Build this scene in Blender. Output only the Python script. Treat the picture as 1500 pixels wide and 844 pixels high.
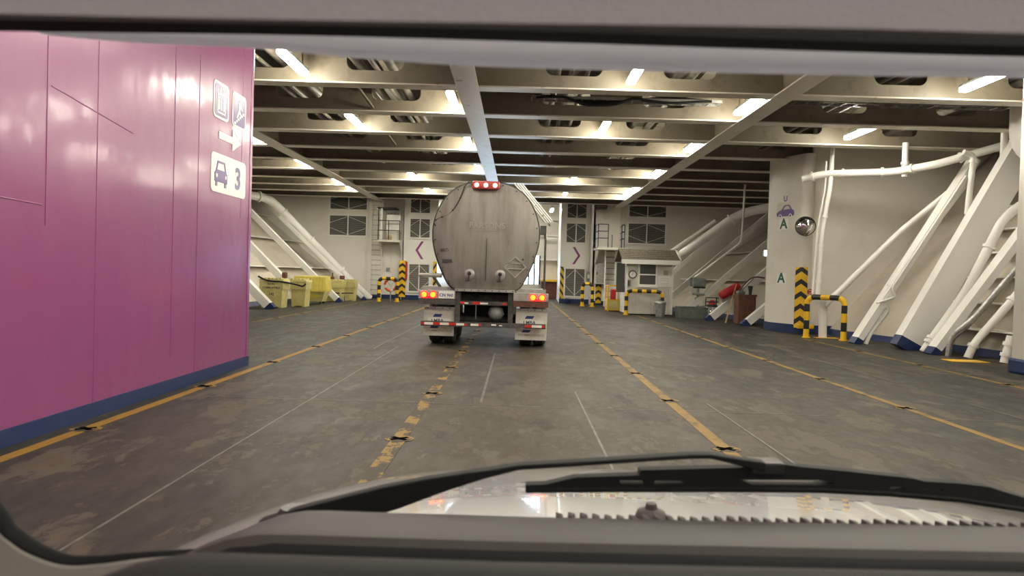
import bpy, bmesh, math, random
from mathutils import Vector, Matrix
from mathutils.geometry import tessellate_polygon

for o in list(bpy.data.objects): bpy.data.objects.remove(o)
SC = bpy.context.scene
COL = SC.collection
random.seed(7)
PI = math.pi

# ---------------------------------------------------------------- camera
cam_d = bpy.data.cameras.new('camera')
cam = bpy.data.objects.new('camera', cam_d); COL.objects.link(cam)
cam_d.sensor_width = 36.0
cam_d.lens = 1040.0 * 36.0 / 1500.0
cam_d.clip_start = 0.02; cam_d.clip_end = 300
cam_d.dof.use_dof = True
cam_d.dof.focus_distance = 15.0
cam_d.dof.aperture_fstop = 7.0
_r = Vector((0.99952062, 0.00769066, 0.02998983))
_u = Vector((-0.03013297, 0.01922665, 0.99936097))
_f = Vector((-0.00710914, 0.99978557, -0.01944917))
cam.matrix_world = Matrix(((_r.x, _u.x, -_f.x, 0.0), (_r.y, _u.y, -_f.y, 0.0), (_r.z, _u.z, -_f.z, 1.5), (0, 0, 0, 1)))
SC.camera = cam

# ---------------------------------------------------------------- world (daylight outside the open bow door) and exposure
W = bpy.data.worlds.new('world'); SC.world = W
W.use_nodes = True
bg = W.node_tree.nodes['Background']
bg.inputs[0].default_value = (0.62, 0.8, 1.0, 1); bg.inputs[1].default_value = 2.6
SC.view_settings.view_transform = 'Standard'
SC.view_settings.look = 'None'
SC.view_settings.gamma = 1.0
SC.view_settings.use_curve_mapping = False
SC.view_settings.exposure = 1.95
TUBE_POWER = 30.0
TUBE_COL = (1.0, 0.925, 0.79)

# ---------------------------------------------------------------- materials
def _nt(name):
    m = bpy.data.materials.new(name); m.use_nodes = True
    nt = m.node_tree; b = nt.nodes['Principled BSDF']
    return m, nt, b

def mat(name, col, rough=0.5, metal=0.0, col2=None, scale=3.0, lo=0.4, hi=0.65, bump=0.0, bscale=40.0, coat=0.0,
        stretch=(1, 1, 1), rvar=0.0, detail=5.0, spec=0.5):
    m, nt, b = _nt(name)
    N, L = nt.nodes, nt.links
    b.inputs['Base Color'].default_value = (*col, 1)
    b.inputs['Roughness'].default_value = rough
    b.inputs['Metallic'].default_value = metal
    b.inputs['Specular IOR Level'].default_value = spec
    if coat: b.inputs['Coat Weight'].default_value = coat; b.inputs['Coat Roughness'].default_value = 0.06
    if col2 is not None or bump or rvar:
        tc = N.new('ShaderNodeTexCoord'); mp = N.new('ShaderNodeMapping'); mp.inputs['Scale'].default_value = stretch
        L.new(tc.outputs['Object'], mp.inputs['Vector'])
    if col2 is not None or rvar:
        no = N.new('ShaderNodeTexNoise'); no.inputs['Scale'].default_value = scale; no.inputs['Detail'].default_value = detail
        no.inputs['Roughness'].default_value = 0.62
        L.new(mp.outputs[0], no.inputs['Vector'])
        rp = N.new('ShaderNodeMapRange'); rp.inputs['From Min'].default_value = lo; rp.inputs['From Max'].default_value = hi
        L.new(no.outputs['Fac'], rp.inputs['Value'])
        if col2 is not None:
            mx = N.new('ShaderNodeMix'); mx.data_type = 'RGBA'
            mx.inputs['A'].default_value = (*col, 1); mx.inputs['B'].default_value = (*col2, 1)
            L.new(rp.outputs[0], mx.inputs['Factor']); L.new(mx.outputs['Result'], b.inputs['Base Color'])
        if rvar:
            rr = N.new('ShaderNodeMapRange'); rr.inputs['To Min'].default_value = rough; rr.inputs['To Max'].default_value = rough + rvar
            L.new(rp.outputs[0], rr.inputs['Value']); L.new(rr.outputs[0], b.inputs['Roughness'])
    if bump:
        nb = N.new('ShaderNodeTexNoise'); nb.inputs['Scale'].default_value = bscale; nb.inputs['Detail'].default_value = 3
        L.new(mp.outputs[0], nb.inputs['Vector'])
        bp = N.new('ShaderNodeBump'); bp.inputs['Strength'].default_value = bump; bp.inputs['Distance'].default_value = 0.02
        L.new(nb.outputs['Fac'], bp.inputs['Height']); L.new(bp.outputs[0], b.inputs['Normal'])
    return m

def emis(name, col, s):
    m, nt, b = _nt(name)
    b.inputs['Base Color'].default_value = (*[min(1, c) for c in col], 1)
    b.inputs['Emission Color'].default_value = (*col, 1); b.inputs['Emission Strength'].default_value = s
    return m

M = {}
M['white'] = mat('white_paint', (0.77, 0.73, 0.655), 0.42, col2=(0.68, 0.625, 0.53), scale=1.3, lo=0.5, hi=0.8, bump=0.12, bscale=2.5)
M['endwhite'] = mat('white_paint_lit_end', (0.85, 0.82, 0.75), 0.42, col2=(0.76, 0.71, 0.62), scale=1.3, lo=0.5, hi=0.8, bump=0.1, bscale=2.5)  # white paint lightened in place of more lamp light on the end walls
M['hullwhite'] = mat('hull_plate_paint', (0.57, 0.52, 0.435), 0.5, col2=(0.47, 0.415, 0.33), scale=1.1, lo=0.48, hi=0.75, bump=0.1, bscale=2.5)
M['bright'] = mat('fresh_white_paint', (0.89, 0.875, 0.825), 0.38)
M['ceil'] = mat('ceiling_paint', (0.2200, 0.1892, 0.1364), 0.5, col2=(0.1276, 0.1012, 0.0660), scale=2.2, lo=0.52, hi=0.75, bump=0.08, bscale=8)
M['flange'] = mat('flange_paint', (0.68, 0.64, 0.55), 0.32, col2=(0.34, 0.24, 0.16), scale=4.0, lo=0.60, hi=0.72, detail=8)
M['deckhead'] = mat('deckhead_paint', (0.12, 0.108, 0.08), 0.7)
M['blue'] = mat('blue_base_paint', (0.013, 0.030, 0.105), 0.4, col2=(0.025, 0.045, 0.12), scale=5, lo=0.5, hi=0.8)
M['galv'] = mat('galvanised', (0.5, 0.5, 0.48), 0.4, 0.7, col2=(0.35, 0.35, 0.34), scale=14)
M['pipe_grey'] = mat('pipe_lagging', (0.17, 0.15, 0.12), 0.6, col2=(0.09, 0.08, 0.065), scale=5)
M['pipe_mid'] = mat('pipe_paint', (0.26, 0.235, 0.19), 0.55, col2=(0.15, 0.13, 0.1), scale=6)
M['dark'] = mat('dark_metal', (0.03, 0.03, 0.03), 0.5)
M['black'] = mat('black_rubber', (0.008, 0.008, 0.009), 0.7, spec=0.3)
M['socket'] = mat('socket_hole', (0.004, 0.004, 0.004), 0.95, spec=0.0)
M['blackp'] = mat('black_paint', (0.02, 0.02, 0.02), 0.35)
M['yellow'] = mat('yellow_paint', (0.85, 0.52, 0.02), 0.4, col2=(0.6, 0.36, 0.03), scale=9, lo=0.55, hi=0.8)
M['binyel'] = mat('bin_plastic', (0.66, 0.59, 0.24), 0.5, col2=(0.54, 0.48, 0.18), scale=4)
M['skipyel'] = mat('skip_plastic', (0.74, 0.62, 0.12), 0.45, col2=(0.62, 0.52, 0.1), scale=3)
M['red'] = mat('red_plastic', (0.5, 0.02, 0.03), 0.4, col2=(0.38, 0.012, 0.02), scale=7)
M['redpaint'] = mat('red_paint', (0.55, 0.03, 0.03), 0.4)
M['orange'] = mat('orange_plastic', (0.75, 0.12, 0.04), 0.5)
M['rust'] = mat('rusty_steel', (0.16, 0.06, 0.035), 0.7, col2=(0.09, 0.035, 0.025), scale=8, bump=0.2)
M['wood'] = mat('wood_handle', (0.5, 0.33, 0.14), 0.6)
M['greymach'] = mat('grey_machine', (0.33, 0.35, 0.32), 0.5, col2=(0.22, 0.24, 0.22), scale=6)
M['trough'] = mat('grey_green_trough', (0.17, 0.19, 0.16), 0.6, col2=(0.11, 0.125, 0.1), scale=4)
M['chrome'] = mat('chrome', (0.85, 0.85, 0.86), 0.08, 1.0)
M['louvre'] = mat('louvre_slat', (0.30, 0.29, 0.25), 0.5)
M['louvback'] = mat('louvre_back', (0.05, 0.05, 0.045), 0.7)
M['signwhite'] = mat('sign_white', (0.82, 0.82, 0.8), 0.35)
M['signpurple'] = mat('sign_purple', (0.13, 0.085, 0.26), 0.3)
M['markpurple'] = mat('mark_purple', (0.27, 0.055, 0.22), 0.45)
M['green'] = mat('sign_green', (0.012, 0.11, 0.06), 0.45)
M['glassdark'] = mat('window_pane', (0.09, 0.09, 0.085), 0.08)
M['shingle'] = mat('roof_shingle', (0.15, 0.12, 0.08), 0.9, col2=(0.07, 0.056, 0.04), scale=14, lo=0.4, hi=0.6, bump=0.3, bscale=60)
M['tank'] = mat('tank_aluminium', (0.3240, 0.3015, 0.2700), 0.42, 0.35, col2=(0.1890, 0.1665, 0.1395), scale=1.3, lo=0.40, hi=0.72, stretch=(4.0, 4.0, 0.55), rvar=0.2, detail=7)
M['chassis'] = mat('chassis_grey', (0.10, 0.095, 0.085), 0.6, col2=(0.05, 0.045, 0.04), scale=9)
M['alu'] = mat('aluminium', (0.55, 0.53, 0.5), 0.35, 0.6, col2=(0.4, 0.38, 0.35), scale=8)
M['tyre'] = mat('tyre_rubber', (0.045, 0.042, 0.038), 0.8, col2=(0.08, 0.07, 0.06), scale=10)
M['flap'] = mat('mudflap_white', (0.80, 0.77, 0.68), 0.45, col2=(0.66, 0.62, 0.52), scale=5)
M['decalblue'] = mat('decal_blue', (0.03, 0.05, 0.2), 0.5)
M['railblue'] = mat('rail_paint', (0.018, 0.026, 0.07), 0.5)
M['decaldark'] = mat('decal_dark', (0.06, 0.055, 0.05), 0.6)
M['decalgrey'] = mat('decal_grey', (0.38, 0.34, 0.29), 0.6)
M['decalpale'] = mat('decal_pale', (0.40, 0.375, 0.34), 0.5)
M['retro_red'] = mat('reflector_red', (0.62, 0.03, 0.025), 0.3)
M['retro_white'] = mat('reflector_white', (0.85, 0.83, 0.76), 0.3)
M['lamp_red'] = emis('tail_lamp_red', (1.0, 0.012, 0.02), 0.6)
M['lamp_amber'] = emis('tail_lamp_amber', (1.0, 0.17, 0.012), 1.15)
M['lamp_pink'] = emis('top_lamp', (1.0, 0.32, 0.26), 1.6)
M['tube'] = emis('fluorescent', TUBE_COL, TUBE_POWER)
M['exit'] = emis('exit_sign_lit', (0.45, 0.8, 0.95), 2.0)
M['car_paint'] = mat('motorhome_paint', (0.80, 0.805, 0.82), 0.12, 0.08, coat=1.0)
M['car_paint'].node_tree.nodes['Principled BSDF'].inputs['Coat Roughness'].default_value = 0.02
M['headliner'] = mat('headliner_fabric', (0.3372, 0.3372, 0.3657), 0.9, bump=0.1, bscale=300)
M['blind'] = mat('blind_board', (0.68, 0.665, 0.67), 0.75, bump=0.05, bscale=200)
M['dashlight'] = mat('dash_top', (0.0578, 0.0544, 0.0485), 0.6, bump=0.1, bscale=250)
M['dashdark'] = mat('dash_pad', (0.012, 0.012, 0.0115), 0.8, bump=0.1, bscale=250)
M['trim'] = mat('pillar_trim', (0.26, 0.25, 0.22), 0.7)
M['trimlight'] = mat('door_trim', (0.36, 0.31, 0.34), 0.6)
M['cowl'] = mat('cowl_plastic', (0.06, 0.05, 0.048), 0.6)

def floor_mat():
    m, nt, b = _nt('deck_paint'); N, L = nt.nodes, nt.links
    tc = N.new('ShaderNodeTexCoord')
    def noise(scale, det, stretch, rough=0.6):
        mp = N.new('ShaderNodeMapping'); mp.inputs['Scale'].default_value = stretch
        L.new(tc.outputs['Object'], mp.inputs['Vector'])
        n = N.new('ShaderNodeTexNoise'); n.inputs['Scale'].default_value = scale; n.inputs['Detail'].default_value = det; n.inputs['Roughness'].default_value = rough
        L.new(mp.outputs[0], n.inputs['Vector']); return n
    def rng(src, a, c, lo=0.0, hi=1.0):
        r = N.new('ShaderNodeMapRange'); r.inputs['From Min'].default_value = a; r.inputs['From Max'].default_value = c
        r.inputs['To Min'].default_value = lo; r.inputs['To Max'].default_value = hi
        L.new(src, r.inputs['Value']); return r.outputs[0]
    def mix(fac, A, B):
        x = N.new('ShaderNodeMix'); x.data_type = 'RGBA'
        L.new(fac, x.inputs['Factor'])
        for k, v in (('A', A), ('B', B)):
            if isinstance(v, tuple): x.inputs[k].default_value = (*v, 1)
            else: L.new(v, x.inputs[k])
        return x.outputs['Result']
    # broad traffic lanes: worn brown down the middle, grey-green paint at the sides
    sx = N.new('ShaderNodeSeparateXYZ'); L.new(tc.outputs['Object'], sx.inputs[0])
    ab = N.new('ShaderNodeMath'); ab.operation = 'ABSOLUTE'
    sh = N.new('ShaderNodeMath'); sh.operation = 'SUBTRACT'; L.new(sx.outputs[0], sh.inputs[0]); sh.inputs[1].default_value = 0.4
    L.new(sh.outputs[0], ab.inputs[0])
    n0 = noise(0.35, 4, (1, 0.6, 1))
    ad = N.new('ShaderNodeMath'); ad.operation = 'MULTIPLY_ADD'; L.new(n0.outputs['Fac'], ad.inputs[0]); ad.inputs[1].default_value = 7.0; L.new(ab.outputs[0], ad.inputs[2])
    side = rng(ad.outputs[0], 4.2, 8.2)
    n1 = noise(1.5, 10, (1.25, 0.55, 1), 0.70)
    base = mix(side, (0.0487, 0.0365, 0.0252), (0.0235, 0.0235, 0.0200))
    c1 = mix(rng(n1.outputs['Fac'], 0.535, 0.555), base, (0.0862, 0.0695, 0.0510))
    n2 = noise(0.8, 8, (1.3, 0.5, 1), 0.66)
    c2 = mix(rng(n2.outputs['Fac'], 0.55, 0.60, 0, 0.8), c1, (0.0218, 0.0209, 0.0174))
    n3 = noise(7, 6, (1, 0.35, 1))
    c3 = mix(rng(n3.outputs['Fac'], 0.45, 0.8, 0, 0.5), c2, (0.0827, 0.0705, 0.0539))
    n4 = noise(2.3, 9, (1.1, 0.5, 1), 0.72)
    c4 = mix(rng(n4.outputs['Fac'], 0.585, 0.61, 0, 0.9), c3, (0.0914, 0.0766, 0.0574))
    n5 = noise(1.6, 9, (1.5, 0.35, 1), 0.7)
    c5 = mix(rng(n5.outputs['Fac'], 0.60, 0.66, 0, 0.8), c4, (0.0174, 0.0174, 0.0157))
    L.new(c5, b.inputs['Base Color'])
    b.inputs['Specular IOR Level'].default_value = 0.28
    L.new(rng(n1.outputs['Fac'], 0.4, 0.65, 0.50, 0.68), b.inputs['Roughness'])
    bp = N.new('ShaderNodeBump'); bp.inputs['Strength'].default_value = 0.2; bp.inputs['Distance'].default_value = 0.01
    L.new(n3.outputs['Fac'], bp.inputs['Height']); L.new(bp.outputs[0], b.inputs['Normal'])
    return m
M['deck'] = floor_mat()

def line_mat(name, col, lo, hi):
    m, nt, b = _nt(name); N, L = nt.nodes, nt.links
    tc = N.new('ShaderNodeTexCoord'); mp = N.new('ShaderNodeMapping'); mp.inputs['Scale'].default_value = (1.6, 0.9, 1)
    L.new(tc.outputs['Object'], mp.inputs['Vector'])
    n = N.new('ShaderNodeTexNoise'); n.inputs['Scale'].default_value = 2.6; n.inputs['Detail'].default_value = 9; n.inputs['Roughness'].default_value = 0.7
    L.new(mp.outputs[0], n.inputs['Vector'])
    r = N.new('ShaderNodeMapRange'); r.inputs['From Min'].default_value = lo; r.inputs['From Max'].default_value = hi
    L.new(n.outputs['Fac'], r.inputs['Value'])
    x = N.new('ShaderNodeMix'); x.data_type = 'RGBA'
    x.inputs['A'].default_value = (*col, 1); x.inputs['B'].default_value = (0.052, 0.043, 0.032, 1)
    L.new(r.outputs[0], x.inputs['Factor']); L.new(x.outputs['Result'], b.inputs['Base Color'])
    b.inputs['Roughness'].default_value = 0.6; b.inputs['Specular IOR Level'].default_value = 0.25
    return m
M['line'] = line_mat('lane_paint', (0.2430, 0.1485, 0.0378), 0.50, 0.66)
M['lineworn'] = line_mat('lane_paint_worn', (0.2610, 0.1620, 0.0378), 0.46, 0.50)
M['linebright'] = line_mat('lane_paint_bright', (0.2880, 0.1620, 0.0270), 0.55, 0.7)

def purple_mat():
    m, nt, b = _nt('purple_gloss'); N, L = nt.nodes, nt.links
    b.inputs['Base Color'].default_value = (0.255, 0.061, 0.182, 1)
    b.inputs['Roughness'].default_value = 0.30
    b.inputs['Coat Weight'].default_value = 0.22; b.inputs['Coat Roughness'].default_value = 0.12
    tc = N.new('ShaderNodeTexCoord')
    mp = N.new('ShaderNodeMapping'); mp.inputs['Scale'].default_value = (1, 1, 0.55); L.new(tc.outputs['Object'], mp.inputs[0])
    n = N.new('ShaderNodeTexNoise'); n.inputs['Scale'].default_value = 1.1; n.inputs['Detail'].default_value = 3; L.new(mp.outputs[0], n.inputs['Vector'])
    n2 = N.new('ShaderNodeTexNoise'); n2.inputs['Scale'].default_value = 9; n2.inputs['Detail'].default_value = 4; L.new(tc.outputs['Object'], n2.inputs['Vector'])
    ma = N.new('ShaderNodeMath'); ma.operation = 'MULTIPLY_ADD'; L.new(n2.outputs['Fac'], ma.inputs[0]); ma.inputs[1].default_value = 0.04; L.new(n.outputs['Fac'], ma.inputs[2])
    bp = N.new('ShaderNodeBump'); bp.inputs['Strength'].default_value = 0.35; bp.inputs['Distance'].default_value = 0.06
    L.new(ma.outputs[0], bp.inputs['Height']); L.new(bp.outputs[0], b.inputs['Normal']); L.new(bp.outputs[0], b.inputs['Coat Normal'])
    return m
M['purple'] = purple_mat()

def chevron_mat(name, slope, period, axis='x'):
    """yellow with black chevrons / diagonal stripes, in object space (x across, z up)"""
    m, nt, b = _nt(name); N, L = nt.nodes, nt.links
    tc = N.new('ShaderNodeTexCoord'); s = N.new('ShaderNodeSeparateXYZ'); L.new(tc.outputs['Object'], s.inputs[0])
    src = s.outputs[0]
    if axis == 'abs':
        a = N.new('ShaderNodeMath'); a.operation = 'ABSOLUTE'; L.new(src, a.inputs[0]); src = a.outputs[0]
    k = N.new('ShaderNodeMath'); k.operation = 'MULTIPLY_ADD'; L.new(src, k.inputs[0]); k.inputs[1].default_value = slope; L.new(s.outputs[2], k.inputs[2])
    d = N.new('ShaderNodeMath'); d.operation = 'DIVIDE'; L.new(k.outputs[0], d.inputs[0]); d.inputs[1].default_value = period
    f = N.new('ShaderNodeMath'); f.operation = 'FRACT'; L.new(d.outputs[0], f.inputs[0])
    g = N.new('ShaderNodeMath'); g.operation = 'GREATER_THAN'; L.new(f.outputs[0], g.inputs[0]); g.inputs[1].default_value = 0.6
    x = N.new('ShaderNodeMix'); x.data_type = 'RGBA'; L.new(g.outputs[0], x.inputs['Factor'])
    x.inputs['A'].default_value = (0.85, 0.52, 0.02, 1); x.inputs['B'].default_value = (0.02, 0.02, 0.02, 1)
    L.new(x.outputs['Result'], b.inputs['Base Color']); b.inputs['Roughness'].default_value = 0.42
    return m
M['chev'] = chevron_mat('hazard_chevron', 0.75, 0.36, 'abs')
M['diag'] = chevron_mat('hazard_diagonal', -1.5, 0.44)
M['diagr'] = chevron_mat('hazard_diagonal_right', 1.5, 0.44)

def glass_mat():
    m = bpy.data.materials.new('windscreen_glass'); m.use_nodes = True
    nt = m.node_tree; N, L = nt.nodes, nt.links
    N.remove(N['Principled BSDF'])
    t = N.new('ShaderNodeBsdfTransparent'); t.inputs[0].default_value = (0.97, 0.985, 0.975, 1)
    g = N.new('ShaderNodeBsdfGlossy'); g.inputs['Roughness'].default_value = 0.02
    lw = N.new('ShaderNodeFresnel'); lw.inputs['IOR'].default_value = 1.25
    x = N.new('ShaderNodeMixShader'); L.new(lw.outputs[0], x.inputs[0]); L.new(t.outputs[0], x.inputs[1]); L.new(g.outputs[0], x.inputs[2])
    L.new(x.outputs[0], N['Material Output'].inputs['Surface'])
    return m
M['glass'] = glass_mat()

# ---------------------------------------------------------------- mesh helpers
class MB:
    def __init__(s): s.v = []; s.f = []; s.m = []
    def add(s, verts, faces, m=0):
        o = len(s.v); s.v += [tuple(p) for p in verts]
        for f in faces: s.f.append([i + o for i in f]); s.m.append(m)
        return s
    def box(s, x0, x1, y0, y1, z0, z1, m=0):
        return s.add([(x0, y0, z0), (x1, y0, z0), (x1, y1, z0), (x0, y1, z0), (x0, y0, z1), (x1, y0, z1), (x1, y1, z1), (x0, y1, z1)],
                     [(0, 3, 2, 1), (4, 5, 6, 7), (0, 1, 5, 4), (1, 2, 6, 5), (2, 3, 7, 6), (3, 0, 4, 7)], m)
    def cbox(s, x0, x1, y0, y1, z0, z1, c, m=0):
        """box with chamfered edges"""
        bm = bmesh.new(); bmesh.ops.create_cube(bm, size=1)
        for v in bm.verts: v.co = Vector(((x0 + x1) / 2 + v.co.x * (x1 - x0), (y0 + y1) / 2 + v.co.y * (y1 - y0), (z0 + z1) / 2 + v.co.z * (z1 - z0)))
        bmesh.ops.bevel(bm, geom=list(bm.edges), offset=c, segments=2, affect='EDGES', profile=0.5)
        bm.verts.index_update()
        s.add([v.co[:] for v in bm.verts], [[v.index for v in f.verts] for f in bm.faces], m); bm.free(); return s
    def bar(s, p, q, w, h, m=0, up=(0, 0, 1)):
        p, q = Vector(p), Vector(q); d = (q - p).normalized(); up = Vector(up)
        a = d.cross(up)
        if a.length < 1e-4: a = d.cross(Vector((1, 0, 0)))
        a.normalize(); b = a.cross(d)
        a = a * w / 2; b = b * h / 2
        V = [p - a - b, p + a - b, p + a + b, p - a + b, q - a - b, q + a - b, q + a + b, q - a + b]
        return s.add(V, [(0, 1, 2, 3), (7, 6, 5, 4), (4, 5, 1, 0), (5, 6, 2, 1), (6, 7, 3, 2), (7, 4, 0, 3)], m)
    def tube(s, pts, r, n=10, m=0, closed=False, mats=None):
        pts = [Vector(p) for p in pts]; K = len(pts)
        rs = r if isinstance(r, (list, tuple)) else [r] * K
        def tan(i):
            if closed: return (pts[(i + 1) % K] - pts[(i - 1) % K]).normalized()
            return (pts[min(i + 1, K - 1)] - pts[max(i - 1, 0)]).normalized()
        t = tan(0); a = t.orthogonal().normalized(); base = len(s.v); V = []; 
        for i in range(K):
            t2 = tan(i); q = t.rotation_difference(t2); a = (q @ a); a = (a - t2 * a.dot(t2)).normalized(); b = t2.cross(a); t = t2
            for j in range(n):
                an = 2 * PI * j / n; V.append(pts[i] + (a * math.cos(an) + b * math.sin(an)) * rs[i])
        s.v += [tuple(x) for x in V]
        for i in range(K if closed else K - 1):
            for j in range(n):
                i2 = (i + 1) % K
                s.f.append([base + i * n + j, base + i * n + (j + 1) % n, base + i2 * n + (j + 1) % n, base + i2 * n + j]); s.m.append(mats[i] if mats else m)
        if not closed:
            s.f.append([base + j for j in range(n)][::-1]); s.m.append(mats[0] if mats else m)
            s.f.append([base + (K - 1) * n + j for j in range(n)]); s.m.append(mats[-1] if mats else m)
        return s
    def cyl(s, p, q, r, n=16, m=0, r2=None):
        return s.tube([p, q], [r, r if r2 is None else r2], n, m)
    def prism(s, outline, fn, t0, t1, holes=(), m=0, mside=None):
        """outline [(a,b)] mapped by fn(a,b,t) to 3D between t0 and t1"""
        loops = [list(outline)] + [list(h) for h in holes]
        flat = [p for l in loops for p in l]; n = len(flat)
        tris = tessellate_polygon([[Vector((p[0], p[1], 0)) for p in l] for l in loops])
        V = [fn(a, b, t0) for a, b in flat] + [fn(a, b, t1) for a, b in flat]
        F = [tuple(t) for t in tris] + [tuple(i + n for i in t[::-1]) for t in tris]
        s.add(V, F, m); o = len(s.v) - 2 * n; k = 0
        for l in loops:
            for i in range(len(l)):
                a, b = o + k + i, o + k + (i + 1) % len(l)
                s.f.append([a, b, b + n, a + n]); s.m.append(m if mside is None else mside)
            k += len(l)
        return s
    def lathe(s, prof, c=(0, 0, 0), n=24, m=0, axis='z'):
        V = []; K = len(prof)
        for r, z in prof:
            for j in range(n):
                a = 2 * PI * j / n; x, y = r * math.cos(a), r * math.sin(a)
                V.append({'z': (c[0] + x, c[1] + y, c[2] + z), 'y': (c[0] + x, c[1] + z, c[2] + y), 'x': (c[0] + z, c[1] + x, c[2] + y)}[axis])
        F = []
        for i in range(K - 1):
            for j in range(n): F.append((i * n + j, i * n + (j + 1) % n, (i + 1) * n + (j + 1) % n, (i + 1) * n + j))
        F.append(tuple(range(n))[::-1]); F.append(tuple((K - 1) * n + j for j in range(n)))
        return s.add(V, F, m)
    def build(s, name, mats, parent=None, smooth=None, origin=None, weld=True):
        me = bpy.data.meshes.new(name)
        org = Vector(origin) if origin is not None else Vector((0, 0, 0))
        me.from_pydata([tuple(Vector(p) - org) for p in s.v], [], s.f)
        mats = mats if isinstance(mats, (list, tuple)) else [mats]
        for k in mats: me.materials.append(M[k] if isinstance(k, str) else k)
        me.polygons.foreach_set('material_index', s.m)
        bm = bmesh.new(); bm.from_mesh(me)
        if weld: bmesh.ops.remove_doubles(bm, verts=bm.verts, dist=1e-5)
        bmesh.ops.recalc_face_normals(bm, faces=bm.faces)
        bm.to_mesh(me); bm.free()
        if smooth is not None:
            me.polygons.foreach_set('use_smooth', [True] * len(me.polygons))
            me.set_sharp_from_angle(angle=math.radians(smooth))
        me.update()
        o = bpy.data.objects.new(name, me); COL.objects.link(o)
        o.location = org
        if parent is not None:
            o.parent = parent
            if parent.type == 'EMPTY' or True:
                o.location = org - wloc(parent)
        return o

def wloc(o):
    v = Vector(o.location)
    while o.parent: o = o.parent; v += Vector(o.location)
    return v

def tag(o, label=None, cat=None, group=None, kind=None):
    if label: o['label'] = label
    if cat: o['category'] = cat
    if group: o['group'] = group
    if kind: o['kind'] = kind
    return o

def thing(name, loc, label, cat, group=None):
    o = bpy.data.objects.new(name, None); COL.objects.link(o); o.location = loc
    o.empty_display_size = 0.1
    return tag(o, label, cat, group)

def copy_tree(o, parent=None):
    c = o.copy(); COL.objects.link(c)
    if parent is not None: c.parent = parent
    for ch in o.children: copy_tree(ch, c)
    return c

_tc = {}
def text_shape(txt, size, bold=0.0):
    """triangulated letter outlines, centred: (verts2d, faces)"""
    key = (txt, size, bold)
    if key in _tc: return _tc[key]
    cu = bpy.data.curves.new('lettering', 'FONT'); cu.body = txt; cu.size = size; cu.align_x = 'CENTER'; cu.align_y = 'CENTER'; cu.offset = bold; cu.resolution_u = 3
    ob = bpy.data.objects.new('lettering', cu); COL.objects.link(ob)
    dg = bpy.context.evaluated_depsgraph_get()
    me = bpy.data.meshes.new_from_object(ob.evaluated_get(dg))
    V = [(v.co.x, v.co.y) for v in me.vertices]; F = [list(p.vertices) for p in me.polygons]
    bpy.data.objects.remove(ob); bpy.data.curves.remove(cu); bpy.data.meshes.remove(me)
    _tc[key] = (V, F); return V, F

def rrect(x0, x1, z0, z1, r, n=5):
    P = []
    for cx, cz, a0 in ((x1 - r, z1 - r, 0), (x0 + r, z1 - r, 90), (x0 + r, z0 + r, 180), (x1 - r, z0 + r, 270)):
        for i in range(n + 1):
            a = math.radians(a0 + 90 * i / n); P.append((cx + r * math.cos(a), cz + r * math.sin(a)))
    return P

def lerp(tab, y):
    if y <= tab[0][0]: return tab[0][1]
    for (a, va), (b, vb) in zip(tab, tab[1:]):
        if y <= b: return va + (vb - va) * (y - a) / (b - a)
    return tab[-1][1]

def smooth_path(pts, n=6):
    """Catmull-Rom"""
    P = [Vector(p) for p in pts]; P = [P[0] * 2 - P[1]] + P + [P[-1] * 2 - P[-2]]
    out = []
    for i in range(1, len(P) - 2):
        for k in range(n):
            t = k / n; a, b, c, d = P[i - 1], P[i], P[i + 1], P[i + 2]
            out.append(0.5 * ((2 * b) + (c - a) * t + (2 * a - 5 * b + 4 * c - d) * t * t + (3 * b - a - 3 * c + d) * t ** 3))
    out.append(P[-2]); return out

def fillet(pts, r, n=5):
    P = [Vector(p) for p in pts]; out = [P[0]]
    for i in range(1, len(P) - 1):
        a = (P[i - 1] - P[i]); b = (P[i + 1] - P[i]); k = min(r, a.length * 0.45, b.length * 0.45)
        s, e = P[i] + a.normalized() * k, P[i] + b.normalized() * k
        for j in range(n + 1):
            t = j / n; out.append((1 - t) ** 2 * s + 2 * t * (1 - t) * P[i] + t * t * e)
    out.append(P[-1]); return out

def blind_mat():
    """pleated blind fabric: lets daylight and lamp light glow through"""
    m, nt, b = _nt('blind_fabric'); N, L = nt.nodes, nt.links
    b.inputs['Base Color'].default_value = (0.68, 0.69, 0.74, 1); b.inputs['Roughness'].default_value = 0.85
    t = N.new('ShaderNodeBsdfTranslucent'); t.inputs[0].default_value = (0.74, 0.75, 0.80, 1)
    x = N.new('ShaderNodeMixShader'); x.inputs[0].default_value = 0.6
    L.new(b.outputs[0], x.inputs[1]); L.new(t.outputs[0], x.inputs[2]); L.new(x.outputs[0], N['Material Output'].inputs['Surface'])
    return m
M['blind'] = blind_mat()

# ================================================================ THE SETTING
def struct(mb, name, mats, parent=None, smooth=None, **k):
    o = mb.build(name, mats, parent, smooth, **k)
    if parent is None: o['kind'] = 'structure'
    return o

HR = [(-12, 11.6), (12, 11.2), (14.5, 10.55), (16.8, 10.2), (18.5, 9.8), (20.5, 9.3), (25, 8.8), (28, 8.3), (31, 7.8), (34, 7.2), (38, 6.6)]
TR = [(-12, 14.6), (14, 14.6), (20, 14.2), (25, 15.2), (38, 15.9)]
HL = [(-12, -12.4), (20, -10.4), (25, -10.05), (29, -9.8), (33, -9.2), (38, -8.2)]
TL = [(-12, -15.7), (38, -15.9)]
ZT = 6.1
def hull(side, y, z):
    b, t = (HR, TR) if side > 0 else (HL, TL)
    xb = lerp(b, y); xt = lerp(t, y)
    return xb + (xt - xb) * z / ZT

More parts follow.
